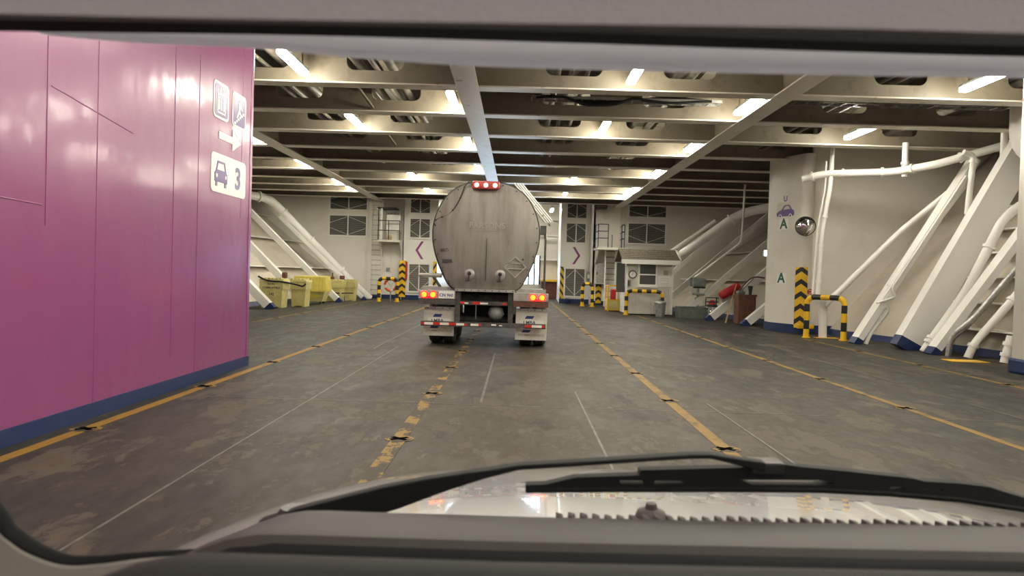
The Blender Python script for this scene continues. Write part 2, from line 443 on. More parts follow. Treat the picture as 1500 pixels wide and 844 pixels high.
# ---- deck
floor = struct(MB().box(-16, 16, -12.2, 46.3, -0.2, 0.0), 'floor', 'deck')
tag(floor, 'worn grey and brown painted steel vehicle deck with yellow lane lines')
LINES = [(-7.1, 19.0, 36.0, 0.10, 'line'), (-3.82, 2.0, 36.5, 0.11, 'linebright'), (-1.01, 3.0, 37.0, 0.13, 'lineworn'), (1.90, 3.0, 39.5, 0.12, 'line'),
         (4.80, 3.0, 28.2, 0.10, 'line'), (7.72, 3.0, 19.0, 0.09, 'line')]
for x, y0, y1, w, mk in LINES:
    MB().box(x - w / 2, x + w / 2, y0, y1, -0.01, 0.004).build('lane_line', mk, floor)
# lashing sockets: four-lobed dark slots in a painted ring
sk = MB()
sk.prism([(0.135 * math.cos(a), 0.12 * math.sin(a)) for a in [i * PI / 6 for i in range(12)]], lambda a, b, t: (a, b, t), -0.01, 0.005, m=0)
for a in (PI / 5, -PI / 5):
    d = Vector((math.cos(a), math.sin(a), 0)) * 0.085
    sk.bar(-d + Vector((0, 0, 0.0)), d + Vector((0, 0, 0.0)), 0.05, 0.014, m=1)
sock = None
for x, y0, y1, w, mk in LINES:
    y = 6.3 if x > -7 else 20.9
    while y < min(y1, 26):
        if not (x < -3 and y < 4):
            if sock is None: sock = sk.build('lashing_socket', ['lineworn', 'socket'], floor); s_ = sock
            else: s_ = sock.copy(); COL.objects.link(s_)
            s_.location = (x, y, 0.0)
        y += 2.42
# weld seams between deck plates
M['seam'] = mat('weld_seam', (0.15, 0.132, 0.105), 0.5, col2=(0.075, 0.065, 0.05), scale=6)
for x, y0, y1, w in ((-2.32, 3.0, 14.0, 0.018), (-0.38, 8.2, 13.4, 0.03), (0.79, 5.0, 9.2, 0.022), (2.34, 5.0, 8.6, 0.022), (5.9, 7.5, 16, 0.02), (-2.7, 13.5, 34, 0.025), (-5.4, 12, 34, 0.02)):
    MB().box(x - w / 2, x + w / 2, y0, y1, -0.01, 0.004).build('weld_seam', 'seam', floor)
for y in (12.3, 8.05):
    MB().box(-3.5, 8, y - 0.008, y + 0.008, -0.01, 0.003).build('weld_seam', 'seam', floor)

# ---- purple casing on the left
wl = MB()
pts = [(-9.0, -12.0), (-4.05, -12.0)] + [(-4.05 - 0.10 + 0.10 * math.cos(math.radians(a)), 10.8 - 0.10 + 0.10 * math.sin(math.radians(a))) for a in range(0, 91, 15)] + [(-9.0, 10.8)]
wl.prism(pts, lambda a, b, t: (a, b, t), 0.0, 6.1)
casing = struct(wl, 'wall_left', 'purple', smooth=40)
tag(casing, 'glossy purple painted casing wall with blue base strip')
bs = MB()
pts2 = [(-9.0, -12.0), (-4.035, -12.0)] + [(-4.15 + 0.115 * math.cos(math.radians(a)), 10.7 + 0.115 * math.sin(math.radians(a))) for a in range(0, 91, 15)] + [(-9.0, 10.815)]
bs.prism(pts2, lambda a, b, t: (a, b, t), 0.0, 0.145)
tag(bs.build('base_strip', 'blue', casing, smooth=40), 'dark blue base strip')
for y, w, z0, z1 in ((4.6, 0.012, 0.15, 6.0), (6.05, 0.013, 1.8, 6.0), (6.78, 0.010, 0.15, 6.0), (8.29, 0.010, 0.4, 6.0), (8.92, 0.009, 0.15, 6.0), (10.30, 0.006, 2.2, 6.0), (10.62, 0.012, 0.15, 6.0)):
    MB().tube([(-4.05, y, z0), (-4.05, y, z1)], w / 2, 8).build('weld_seam', 'purple', casing, smooth=60)
MB().tube([(-4.05, 4.9, 2.0), (-4.05, 6.0, 1.97)], 0.007, 6).build('weld_seam', 'purple', casing, smooth=60)
MB().tube([(-4.05, 6.1, 3.0), (-4.05, 7.4, 2.85)], 0.006, 6).build('weld_seam', 'purple', casing, smooth=60)

# ---- flared hull sides
YS = [-12, -5, 0, 5, 10, 12, 13.2, 14.5, 15.6, 16.8, 17.7, 18.5, 19.5, 20.5, 22, 23.5, 25, 26.5, 28, 29.5, 31, 32.5, 34, 36, 38]
def hull_shell(side):
    mb = MB(); zs = [0, 1.5, 3.0, 4.5, 6.1]; V = []; F = []
    for y in YS:
        for z in zs: V.append((hull(side, y, z), y, z))
    n = len(zs)
    for i in range(len(YS) - 1):
        for j in range(n - 1): F.append((i * n + j, i * n + j + 1, (i + 1) * n + j + 1, (i + 1) * n + j))
    mb.add(V, F)
    mb.add([(x + side * 0.1, y, z) for x, y, z in V], F)
    return mb
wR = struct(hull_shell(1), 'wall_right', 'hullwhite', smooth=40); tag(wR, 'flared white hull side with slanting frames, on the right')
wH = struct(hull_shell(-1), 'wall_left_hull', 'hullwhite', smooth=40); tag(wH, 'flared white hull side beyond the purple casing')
def hull_strip(side, z0, z1, proud, ya, yb):
    mb = MB(); ys = [y for y in YS if ya < y < yb]; ys = [ya] + ys + [yb]; V = []
    for y in ys:
        xa, xb = hull(side, y, z0), hull(side, y, z1)
        V += [(xa - side * proud, y, z0), (xb - side * proud, y, z1), (xb + side * 0.03, y, z1), (xa + side * 0.03, y, z0)]
    F = [(0, 1, 2, 3)]
    for i in range(len(ys) - 1):
        for j in range(4): F.append((i * 4 + j, i * 4 + (j + 1) % 4, (i + 1) * 4 + (j + 1) % 4, (i + 1) * 4 + j))
    k = (len(ys) - 1) * 4; F.append((k, k + 3, k + 2, k + 1))
    return mb.add(V, F)
for s, w in ((1, wR), (-1, wH)):
    hull_strip(s, 0.0, 0.16, 0.02, -11.9, 37.7).build('base_strip', 'blue', w)
# stringers: shelves along the shell
for z in (1.5, 2.85, 4.15):
    hull_strip(-1, z, z + 0.045, 0.42, 18, 37.6).build('stringer', 'bright', wH)
for z, ya, yb in ((1.5, 22.3, 37.4), (2.85, 22.3, 37.4), (4.15, 22.3, 30.0)):
    hull_strip(1, z, z + 0.045, 0.42, ya, yb).build('stringer', 'bright', wR)
for z in (0.55, 1.15, 1.75, 2.35, 2.95, 3.55):
    hull_strip(1, z, z + 0.035, 0.40, 12.2, 18.0 if z > 0.8 else 17.6).build('stringer', 'bright', wR)

# slanting frames on the hull: box struts with blue feet
def strut(parent, foot, top, w, d, blue=0.13, yw=None):
    p, q = Vector(foot), Vector(top); t = blue / (q.z - p.z)
    k = p + (q - p) * t
    sb = MB().bar(k, q, d, w, up=(0, 1, 0)).build('strut', 'bright', parent)
    MB().bar(p + (p - q) * 0.004, k, d + 0.012, w + 0.012, up=(0, 1, 0)).build('strut_foot', 'blue', sb)
    return sb
def capped(p, dxdz, ztop): return (p[0] + dxdz * ztop, p[1], ztop)
for (x, y, w, d, sl) in ((-8.70, 25.2, 0.30, 0.28, 1.02), (-8.45, 28.7, 0.28, 0.26, 1.02), (-7.95, 31.95, 0.26, 0.24, 1.05), (-7.45, 34.9, 0.14, 0.16, 1.08)):
    strut(wH, (x, y, 0), (x - sl * 4.9, y, 4.9), w, d)
for (x, y, w, d, sl) in ((7.6, 23.8, 0.24, 0.24, 1.14), (7.05, 26.2, 0.24, 0.26, 1.12), (6.55, 28.6, 0.2, 0.22, 1.12), (5.95, 31.2, 0.2, 0.22, 1.12), (5.3, 33.8, 0.18, 0.2, 1.14)):
    strut(wR, (x, y, 0), (x + sl * 4.6, y, 4.6), w, d)
# near right frames
strut(wR, (8.62, 18.1, 0), (11.45, 18.1, 4.75), 0.34, 0.16)
strut(wR, (9.20, 16.8, 0), (11.95, 16.8, 5.15), 0.30, 0.62, 0.20)
strut(wR, (9.22, 15.8, 0), (12.45, 15.8, 4.7), 0.30, 0.16)
def pipe(parent, pts, r, mk='bright', name='pipe', bend=0.25, collars=(), n=12):
    P = fillet(pts, bend) if len(pts) > 2 else [Vector(p) for p in pts]
    o = MB().tube(P, r, n).build(name, mk, parent, smooth=50)
    for f in collars:
        i = max(0, min(len(pts) - 2, int(f))); u = f - i
        a, b = Vector(pts[i]), Vector(pts[i + 1]); c = a + (b - a) * u; d = (b - a).normalized()
        MB().cyl(c - d * 0.035, c + d * 0.035, r * 1.35, n).build('pipe_collar', mk, o, smooth=40)
    return o
pipe(wR, [(8.86, 18.0, 0.0), (8.95, 18.0, 0.25), (9.45, 18.05, 0.92), (9.15, 18.05, 1.02), (9.75, 18.05, 2.0), (11.45, 18.1, 4.35)], 0.055, collars=(3.5, 4.5))
pipe(wR, [(9.02, 17.85, 1.05), (9.5, 17.85, 1.22), (9.38, 17.85, 1.42), (11.15, 17.9, 4.3)], 0.03, bend=0.12)
pipe(wR, [(9.25, 17.95, 1.12), (11.32, 18.0, 4.4), (11.5, 18.0, 5.0)], 0.03)
pipe(wR, [(9.30, 16.2, 0.0), (9.45, 16.2, 0.25), (10.2, 16.2, 1.40), (10.98, 16.2, 3.12), (11.6, 16.2, 3.6)], 0.105, collars=(0.9, 1.05, 2.6), bend=0.3)
pipe(wR, [(9.38, 15.45, 0.0), (9.42, 15.45, 0.45), (9.85, 15.45, 0.78), (11.6, 15.5, 2.95)], 0.05, 'galv')
pipe(wR, [(9.47, 15.55, 0.0), (9.50, 15.55, 0.38), (9.92, 15.55, 0.72), (11.7, 15.6, 2.95)], 0.05, 'galv')
pipe(wR, [(9.66, 15.2, 0.0), (9.78, 15.2, 0.3), (11.7, 15.2, 2.7)], 0.085, collars=(0.9, 1.4))
pipe(wR, [(9.9, 14.4, 0.0), (10.02, 14.4, 0.55)], 0.09, collars=(0.3, 0.7))
pipe(wR, [(8.5, 19.7, 0.0), (8.45, 19.65, 1.05)], 0.11, collars=(0.98,))
pipe(wR, [(8.48, 19.6, 0.9), (10.35, 19.3, 3.0), (11.2, 18.6, 4.0)], 0.085)
pipe(wR, [(8.36, 19.8, 1.2), (8.42, 19.8, 3.0), (8.60, 19.8, 4.2), (8.62, 19.8, 5.25)], 0.06, collars=(0.2, 0.75, 1.3))
pipe(wR, [(8.24, 19.85, 1.2), (8.30, 19.85, 3.0), (8.48, 19.85, 4.2), (8.48, 19.85, 4.9)], 0.025)
pipe(wR, [(7.98, 20.2, 4.43), (8.4, 19.9, 4.55), (10.0, 19.2, 4.55), (10.5, 18.2, 4.60), (12.1, 17.2, 5.1)], 0.10, collars=(0.5, 1.3, 1.85, 2.5, 3.3))
pipe(wR, [(10.9, 17.4, 3.3), (11.0, 17.4, 4.72), (10.75, 17.4, 4.8)], 0.07, collars=(0.9,))
pipe(wR, [(11.45, 17.0, 4.2), (11.45, 17.0, 5.2)], 0.08)
pipe(wR, [(10.72, 15.4, 5.6), (10.72, 15.4, 4.55), (11.5, 15.4, 4.2)], 0.22, bend=0.5, n=16)
pipe(wR, [(10.2, 19.0, 4.4), (10.2, 19.0, 5.3)], 0.08, collars=(0.4,))
# big vent pipe beyond the pillar
pipe(wR, [(5.9, 32.0, 1.6), (6.95, 30.8, 2.48), (9.3, 30.0, 4.36), (10.9, 29.0, 4.68), (13.4, 26, 4.7)], 0.19, collars=(1.02, 1.85), bend=0.6, n=16)
pipe(wR, [(5.5, 32.3, 1.7), (8.6, 31.2, 4.1)], 0.08)
pipe(wR, [(6.9, 27.6, 1.6), (8.5, 27.3, 2.95), (8.55, 27.3, 3.15), (8.6, 27.3, 5.2)], 0.04)
# big vent pipe on the left hull
pipe(wH, [(-7.72, 37.2, 0.0), (-8.3, 36.8, 0.55), (-12.2, 34.6, 4.85), (-14, 32.5, 4.95)], 0.20, collars=(1.2, 1.55, 1.85, 2.2), bend=0.5, n=16)

# ---- end bulkhead with chevron panels, recess and bow opening
wE = struct(MB().box(-15.6, -6.1, 37.7, 37.85, 0, 6.1), 'wall_end_left', 'endwhite'); tag(wE, 'white steel end bulkhead left of the truck')
wF = struct(MB().box(3.95, 15.6, 37.6, 37.75, 0, 6.1), 'wall_end_right', 'endwhite'); tag(wF, 'white steel end bulkhead behind the booth')
MB().box(-8.1, -6.1, 37.68, 37.72, 0, 0.22).build('base_strip', 'blue', wE)
MB().box(3.95, 7.0, 37.58, 37.62, 0, 0.22).build('base_strip', 'blue', wF)
for x in (-6.75,): MB().box(x, x + 0.02, 37.68, 37.71, 0.3, 5.6).build('weld_seam', 'white', wE)
for x in (5.38,): MB().box(x - 0.03, x + 0.03, 37.5, 37.61, 0.3, 6.0).build('stiffener', 'white', wF)
def chev_panel(x0, x1, y, xr, yr, name, lab, flip):
    mb = MB(); t = 0.12
    mb.box(x0, x1, y, y + t, 0.0, 6.1)
    o = struct(mb, name, 'bright'); tag(o, lab)
    xe = x1 if not flip else x0
    s = 1 if not flip else -1
    MB().add([(xe, y + 0.01, 0), (xe, y + 0.01, 6.1), (xr, yr, 6.1), (xr, yr, 0), (xe - s * 0.1, y + 0.11, 0), (xe - s * 0.1, y + 0.11, 6.1), (xr - s * 0.1, yr, 6.1), (xr - s * 0.1, yr, 0)],
             [(0, 1, 2, 3), (7, 6, 5, 4), (0, 4, 5, 1), (1, 5, 6, 2), (3, 2, 6, 7), (0, 3, 7, 4)]).build('return_panel', 'bright', o)
    MB().box(x0, x1, y - 0.02, y + 0.01, 0, 0.24).build('base_strip', 'blue', o)
    cx = x0 + (x1 - x0) * (0.52 if not flip else 0.5); k = -1 if not flip else 1
    cz = 2.62; h = 0.47; w = 0.30; th = 0.13
    out = [(cx - k * w / 2, cz + h), (cx + k * w / 2, cz), (cx - k * w / 2, cz - h), (cx - k * w / 2 + k * th, cz - h), (cx + k * w / 2 + k * th, cz), (cx - k * w / 2 + k * th, cz + h)]
    tag(MB().prism(out, lambda a, b, t: (a, t, b), y - 0.012, y + 0.01).build('chevron_mark', 'markpurple', o), 'purple chevron pointing ' + ('left' if not flip else 'right'))
    return o
cpL = chev_panel(-6.1, -4.25, 37.45, -3.9, 46, 'wall_panel_left', 'bright white panel with a purple chevron pointing left, left of the tank trailer', False)
cpR = chev_panel(2.32, 3.95, 39.0, 2.55, 46, 'wall_panel_right', 'bright white panel with a purple chevron pointing right, right of the tank trailer', True)
MB().box(3.93, 4.05, 37.6, 39.12, 0, 6.1).build('filler_panel', 'bright', cpR)
MB().box(-6.15, -6.05, 37.45, 37.85, 0, 6.1).build('filler_panel', 'bright', cpL)
wB = MB()
wB.prism([(-4.1, 0), (2.75, 0), (2.75, 6.1), (-4.1, 6.1)], lambda a, b, t: (a, t, b), 46.0, 46.15, holes=[[(-3.2, 0.9), (1.42, 0.9), (1.42, 2.75), (-3.2, 2.75)]])
wBo = struct(wB, 'wall_bow', 'white'); tag(wBo, 'bow wall with a daylit window band behind the trailer')
for x in (-3.2, -2.5, -1.8, -1.1, -0.4, 0.3, 0.72, 1.08, 1.42): MB().box(x - 0.05, x + 0.05, 45.95, 46.12, 0.9, 2.75).build('mullion', 'dark', wBo)
for z in (4.0, 2.45): MB().box(1.45, 2.6, 45.5, 46.0, z, z + 0.1).build('stringer', 'bright', wBo)
MB().box(1.5, 2.6, 45.4, 46.0, 5.0, 5.3).build('stringer', 'white', wBo)
MB().tube([(1.6, 45.6, 4.12), (1.75, 45.4, 4.1), (1.85, 45.4, 3.85), (2.5, 45.4, 3.85)], 0.08, 8).build('pipe', 'bright', wBo, smooth=50)
MB().box(1.5, 2.6, 45.0, 46.0, 1.10, 1.22).build('ledge', 'yellow', wBo)
MB().box(1.55, 2.58, 45.2, 46.0, 0.0, 1.1).build('ledge_base', 'rust', wBo)
# back and remaining closure
struct(MB().box(-16, 16, -12.3, -12.1, 0, 6.2), 'wall_back', 'white')
# ---- ceiling
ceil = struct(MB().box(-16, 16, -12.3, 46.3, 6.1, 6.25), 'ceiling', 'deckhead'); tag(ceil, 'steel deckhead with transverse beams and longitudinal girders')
GX = (-7.4, -1.1, 5.2)
HOLES = [(-12.6, -11.6), (-10.3, -9.2), (-5.8, -4.7), (-3.55, -2.4), (0.44, 1.58), (2.8, 3.85), (7.0, 8.05), (9.65, 10.6)]
def beam(xa, xb):
    hs = [rrect(a, b, 5.50, 5.90, 0.16) for a, b in HOLES if a > xa + 0.1 and b < xb - 0.1]
    w = MB().prism([(xa, 5.22), (xb, 5.22), (xb, 6.1), (xa, 6.1)], lambda a, b, t: (a, t, b), -0.008, 0.008, holes=hs)
    fl = MB().box(xa, xb, -0.18, 0.18, 5.19, 5.22)
    return w, fl
proto = {}
BEAMS = [14.3 + 2.45 * k for k in range(-10, 10)]
for y in BEAMS:
    xa = -4.04 if y < 10.9 else -15.1
    if xa not in proto:
        w, fl = beam(xa, 14.9)
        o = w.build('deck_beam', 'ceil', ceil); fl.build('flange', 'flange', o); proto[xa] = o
    else:
        o = copy_tree(proto[xa], ceil)
    o.location = (0, y, 0)
for x in GX:
    ya = 10.85 if x < -4 else -12
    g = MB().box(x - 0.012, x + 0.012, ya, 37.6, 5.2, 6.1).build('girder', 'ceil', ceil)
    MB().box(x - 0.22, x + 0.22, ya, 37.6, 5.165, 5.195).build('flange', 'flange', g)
# heavy end beam in front of the bulkhead
e = MB().box(-15, 15, 37.0, 37.3, 5.35, 6.1).build('end_beam', 'deckhead', ceil)
# longitudinal stiffeners
st = None
x = -14.3
while x < 14.6:
    if min(abs(x - g) for g in GX) > 0.2:
        if st is None: st = MB().box(-0.006, 0.006, 10.85, 37.0, 5.93, 6.1).build('stiffener', 'ceil', ceil); s_ = st
        else: s_ = st.copy(); COL.objects.link(s_)
        s_.location = (x, 0, 0)
    x += 0.7
# pipes running through the beam cut-outs
for x, z, r, mk in ((-5.55, 5.70, 0.07, 'pipe_grey'), (-5.25, 5.62, 0.04, 'pipe_mid'), (-4.95, 5.74, 0.09, 'pipe_grey'), (-3.35, 5.70, 0.1, 'pipe_grey'), (-3.0, 5.62, 0.05, 'pipe_mid'), (-2.7, 5.70, 0.08, 'pipe_grey'),
                    (0.7, 5.66, 0.07, 'pipe_grey'), (1.0, 5.75, 0.05, 'pipe_mid'), (1.3, 5.64, 0.05, 'pipe_grey'), (3.05, 5.68, 0.06, 'pipe_grey'), (3.5, 5.72, 0.08, 'pipe_mid'), (7.3, 5.68, 0.07, 'pipe_grey'), (7.7, 5.72, 0.06, 'pipe_mid'),
                    (-9.9, 5.7, 0.09, 'pipe_grey'), (10.1, 5.7, 0.09, 'pipe_grey')):
    MB().cyl((x, 11.0, z), (x, 36.9, z), r, 10).build('service_pipe', mk, ceil, smooth=50)
# cable trays and cables across the right-hand bay
def tray(y, xa, xb, z, dz=0.06):
    t = MB()
    for yy in (y - 0.16, y + 0.16): t.box(xa, xb, yy - 0.012, yy + 0.012, z, z + dz)
    n = int((xb - xa) / 0.28)
    for i in range(n + 1):
        xx = xa + (xb - xa) * i / n; t.box(xx - 0.015, xx + 0.015, y - 0.16, y + 0.16, z, z + 0.02)
    return t.build('cable_tray', 'galv', ceil)
tray(16.3, 0.2, 4.5, 5.50); tray(16.3, 5.6, 11, 5.58); tray(21.3, 5.6, 11, 5.6)
for k in range(4):
    P = [(0.3 + i * 0.36, 16.12 + 0.05 * k, 5.50 + 0.03 * k + 0.03 * math.sin(i * 1.3 + k) - (0.10 if i in (3, 4, 5) else 0)) for i in range(12)]
    MB().tube(smooth_path(P, 3), 0.028, 6).build('cable', 'black', ceil, smooth=60)
# deckhead braces and small fittings
for (p, q) in (((2.2, 15.0, 5.3), (2.2, 16.8, 5.95)), ((-2.6, 12.4, 5.35), (-2.6, 14.2, 6.0)), ((8.6, 15.2, 5.4), (7.4, 16.6, 5.9)), ((-3.9, 15.0, 5.9), (-3.5, 16.7, 5.3)), ((-4.2, 20.0, 5.9), (-3.8, 21.5, 5.3)), ((4.4, 17.2, 5.4), (4.4, 19.2, 5.8)), ((6.6, 15.0, 5.5), (7.9, 15.9, 5.5))):
    MB().bar(p, q, 0.05, 0.05).build('brace', 'ceil', ceil)

# ---------------------------------------------------------------- fluorescent lamps
def make_light():
    root = thing('ceiling_light', (0, 0, 0), 'x', 'light', 'fluorescent deck lights')
    MB().cbox(-0.07, 0.07, 0.0, 1.5, 0.06, 0.13, 0.012).build('housing', 'greymach', root)
    MB().cbox(-0.085, 0.085, 0.03, 1.47, -0.03, 0.062, 0.03).build('diffuser', 'tube', root, smooth=50)
    for y in (0.2, 1.3): MB().cyl((0, y, 0.12), (0, y, 0.775), 0.012, 6).build('hanger', 'ceil', root)
    return root
lp = make_light(); first = True
ROWS = [(-7.9, [20.1, 25.0, 30.1, 32.5], 'far left row beyond the left girder'), (-4.3, [12.55, 17.5, 27.45, 32.2], 'row left of the centre girder'),
        (-1.55, [5.3, 10.2, 15.1, 20.15, 24.9, 29.8, 0.4, -4.5, -9.4], 'row along the centre girder'), (2.1, [12.5, 17.5, 27.45, 32.0, 7.6, 2.7, -2.2, -7.1], 'row right of the centre girder'),
        (4.9, [14.85, 19.8, 24.95, 29.8, 32.4, 9.9, 5.0, 0.1, -4.8], 'row beside the right girder'), (8.5, [12.4, 17.25, 7.5, 2.6, -2.3, -7.2], 'row over the right-hand pipes'),
        (1.9, [41.0], 'bow recess right of the tank'), (-3.5, [41.0], 'bow recess behind the tank')]
ORD = ['nearest', 'second nearest', 'third nearest', 'fourth nearest', 'fifth nearest']
for x, ys, desc in ROWS:
    vis = sorted(y for y in ys if y > 11)
    for y in ys:
        o = lp if first else copy_tree(lp); first = False
        o.location = (x, y, 5.30)
        if y in vis: o['label'] = 'lit fluorescent ceiling light, %s in the %s' % (ORD[vis.index(y)], desc)
        else: o['label'] = 'lit fluorescent ceiling light out of view above the motorhome'; o['group'] = 'deck lights above the motorhome'
        if x == 4.9 and y in vis:   # a bright white-painted reflector plate sits beside these lamps
            MB().box(x + 0.14, x + 0.2, y + 0.05, y + 1.5, 5.22, 5.34).build('reflector_strip', 'bright', o)

# ---- free-standing casing pillar on the right
P0, P1 = Vector((7.85, 22.0, 0)), Vector((8.24, 21.15, 0))
arc = smooth_path([(8.24, 21.15, 0), (8.34, 20.97, 0), (8.5, 20.9, 0), (8.66, 21.0, 0), (8.74, 21.25, 0)], 4)
outl = [(7.85, 22.0)] + [(p.x, p.y) for p in arc] + [(8.85, 22.5), (7.85, 22.5)]
pil = struct(MB().prism(outl, lambda a, b, t: (a, b, t), 0.0, 5.3), 'wall_pillar', 'white', smooth=40)
tag(pil, 'white steel pillar with letter A, car pictogram and blue base')
c0 = Vector((8.35, 21.7))
outl2 = [tuple(c0 + (Vector(p) - c0) * 1.02) for p in outl]
MB().prism(outl2, lambda a, b, t: (a, b, t), 0.0, 0.26).build('base_strip', 'blue', pil, smooth=40)
FD = (P1 - P0).normalized(); FN = Vector((FD.y, -FD.x, 0))  # outward (towards the lane)
if FN.x > 0: FN = -FN
def on_pillar(u, z, t=0.006):
    p = P0 + FD * u + FN * t; return (p.x, p.y, z)
def text_on(txt, size, u, z, mk, name, parent, mapf, bold=0.0, depth=0.008, sx=1.0):
    V, F = text_shape(txt, size, bold)
    return MB().add([mapf(u + a * sx, z + b, depth) for a, b in V], F).build(name, mk, parent, weld=False)
wW = struct(MB().box(8.7, 14.6, 21.25, 21.35, 0, 6.1), 'wall_right_web', 'white'); tag(wW, 'plain white transverse plate between the pillar and the hull')
MB().box(8.7, 9.6, 21.23, 21.26, 0, 0.24).build('base_strip', 'blue', wW)
# near right pillar at the frame edge
npil = struct(MB().cbox(8.93, 9.9, 12.0, 12.85, 0.0, 5.3, 0.05), 'wall_pillar_near', 'white', smooth=40)
tag(npil, 'white steel pillar at the right edge with blue base and red mark')
MB().cbox(8.90, 9.93, 11.97, 12.88, 0.0, 0.27, 0.04).build('base_strip', 'blue', npil)
MB().box(8.92, 8.94, 12.2, 12.5, 4.2, 4.55).build('painted_mark', 'orange', npil)
MB().bar((8.925, 12.05, 4.62), (8.925, 12.8, 4.9), 0.02, 0.09).build('painted_mark', 'redpaint', npil)

# ================================================================ THINGS
# ---------------------------------------------------------------- tank trailer
TX, TY = -0.66, 14.4
T = thing('tank_trailer', (TX, TY, 0), 'grey aluminium tank trailer with lit tail lamps and white mud flaps, driving ahead', 'trailer')
half = [(0, 3.36), (0.33, 3.335), (0.62, 3.22), (0.84, 3.02), (0.99, 2.75), (1.075, 2.45), (1.075, 2.15), (1.01, 1.85), (0.90, 1.56), (0.76, 1.28), (0.66, 1.18), (0.56, 1.165), (0, 1.165)]
def sm_half():
    P = smooth_path([(a, 0, b) for a, b in half[:11]], 3)
    return [(p.x, p.z) for p in P] + half[11:]
hp = sm_half(); ring = hp + [(-a, b) for a, b in hp[::-1] if a > 1e-6]
tcx, tcz = 0.0, 2.2
def tank_ring(s, y): return [(TX + a * s, y, tcz + (b - tcz) * s) for a, b in ring]
mb = MB(); n = len(ring)
prof = [(0.0, 14.30), (0.35, 14.315), (0.7, 14.345), (0.93, 14.385), (0.985, 14.41), (1.0, 14.45), (1.0, 25.6), (0.9, 25.75), (0.0, 25.8)]
V = []; F = []
for s, y in prof: V += tank_ring(max(s, 0.001), y)
for i in range(len(prof) - 1):
    for j in range(n): F.append((i * n + j, i * n + (j + 1) % n, (i + 1) * n + (j + 1) % n, (i + 1) * n + j))
mb.add(V, F); mb.build('tank', 'tank', T, smooth=35)
def rim_band(y0, y1, s): 
    b = MB(); V = tank_ring(s, y0) + tank_ring(s, y1) + tank_ring(0.985, y1) + tank_ring(0.985, y0); F = []
    for k in range(4):
        for j in range(n): F.append((k * n + j, k * n + (j + 1) % n, ((k + 1) % 4) * n + (j + 1) % n, ((k + 1) % 4) * n + j))
    return b.add(V, F)
rim_band(14.42, 14.47, 1.012).build('rim_band', 'chassis', T, smooth=40)
for y in (17.2, 20.0, 22.8): rim_band(y, y + 0.06, 1.006).build('rim_band', 'alu', T, smooth=40)
# bolts round the head
for k in (3, 6, 9, 12, 15, 18, 21, 24, 27):
    for s in (1, -1):
        a, b = hp[min(k, len(hp) - 1)]
        MB().lathe([(0.014, 0), (0.014, 0.02)], (TX + s * a * 0.955, 14.36, tcz + (b - tcz) * 0.955), 6, axis='y').build('bolt', 'dark', T)
# top lamp bar
lb = MB().cbox(-0.96, -0.41, 14.24, 14.36, 3.19, 3.35, 0.03).build('lamp_bar', mat('lamp_bar_red', (0.55, 0.09, 0.08), 0.4), T, smooth=40)
for x in (-0.87, -0.685, -0.50): MB().lathe([(0.045, 0.02), (0.045, 0.0), (0.03, -0.012), (0.005, -0.018)], (x, 14.235, 3.265), 16, axis='y').build('lamp_lens', 'lamp_pink', lb, smooth=40)
# beaded cable from lamp bar to the left rim
P = smooth_path([(-0.96, 14.28, 3.30), (-1.05, 14.30, 3.31), (-1.12, 14.32, 3.22), (-1.18, 14.33, 3.05), (-1.28, 14.35, 2.85), (-1.42, 14.37, 2.68), (-1.60, 14.39, 2.60), (-1.69, 14.41, 2.55)], 4)
cb = MB().tube(P, 0.011, 6).build('lamp_cable', 'dark', T, smooth=60)
for i in range(3, len(P), 5): MB().lathe([(0.02, 0), (0.02, 0.02)], (P[i].x, P[i].y - 0.025, P[i].z), 6, axis='y').build('cable_clip', 'dark', cb)
P = smooth_path([(-1.715, 14.43, 2.55), (-1.742, 14.43, 2.2), (-1.69, 14.43, 1.9), (-1.58, 14.42, 1.6), (-1.44, 14.42, 1.32), (-1.30, 14.42, 1.18)], 4)
cb = MB().tube(P, 0.014, 6).build('lamp_cable', 'dark', T, smooth=60)
for i in range(1, len(P), 4): MB().lathe([(0.022, 0), (0.022, 0.02)], (P[i].x + 0.01, P[i].y - 0.03, P[i].z), 6, axis='y').build('cable_clip', 'dark', cb)
fT = lambda a, b, t: (a, 14.30 - t, b)
def txt3(s, size, x, z, mk, name, parent, y, bold=0.0, sx=1.0):
    V, F = text_shape(s, size, bold)
    return MB().add([(x + a * sx, y, z + b) for a, b in V], F).build(name, mk, parent, weld=False)
txt3('PARSONS', 0.17, -0.64, 2.46, 'decalpale', 'lettering', T, 14.296)
MB().box(-0.9, -0.38, 14.292, 14.30, 2.365, 2.373).build('lettering_rule', 'decalpale', T)
txt3('#6728', 0.085, -1.46, 1.95, 'decaldark', 'lettering', T, 14.352, 0.002)
MB().box(-1.53, -1.24, 14.352, 14.372, 1.70, 1.765).build('data_plate', 'decaldark', T)
MB().box(-0.645, -0.635, 14.292, 14.33, 1.35, 2.2).build('weld_seam', 'decaldark', T)
for x in (-0.97, -0.35):
    v = MB().lathe([(0.105, 0.03), (0.105, 0.0), (0.09, -0.006), (0.05, -0.006), (0.05, -0.05), (0.0, -0.05)], (x, 14.34, 1.48), 20, axis='y').build('valve', 'alu', T, smooth=40)
    MB().lathe([(0.04, 0.0), (0.04, -0.03), (0.02, -0.05)], (x, 14.29, 1.49), 12, axis='y').build('valve_cap', 'dark', v, smooth=40)
    MB().bar((x, 14.27, 1.5), (x - 0.01, 14.27, 1.33), 0.022, 0.022, up=(0, 1, 0)).build('valve_lever', 'dark', v)
    MB().bar((x - 0.07, 14.27, 1.34), (x + 0.02, 14.27, 1.34), 0.02, 0.02, up=(0, 1, 0)).build('valve_lever', 'dark', v)
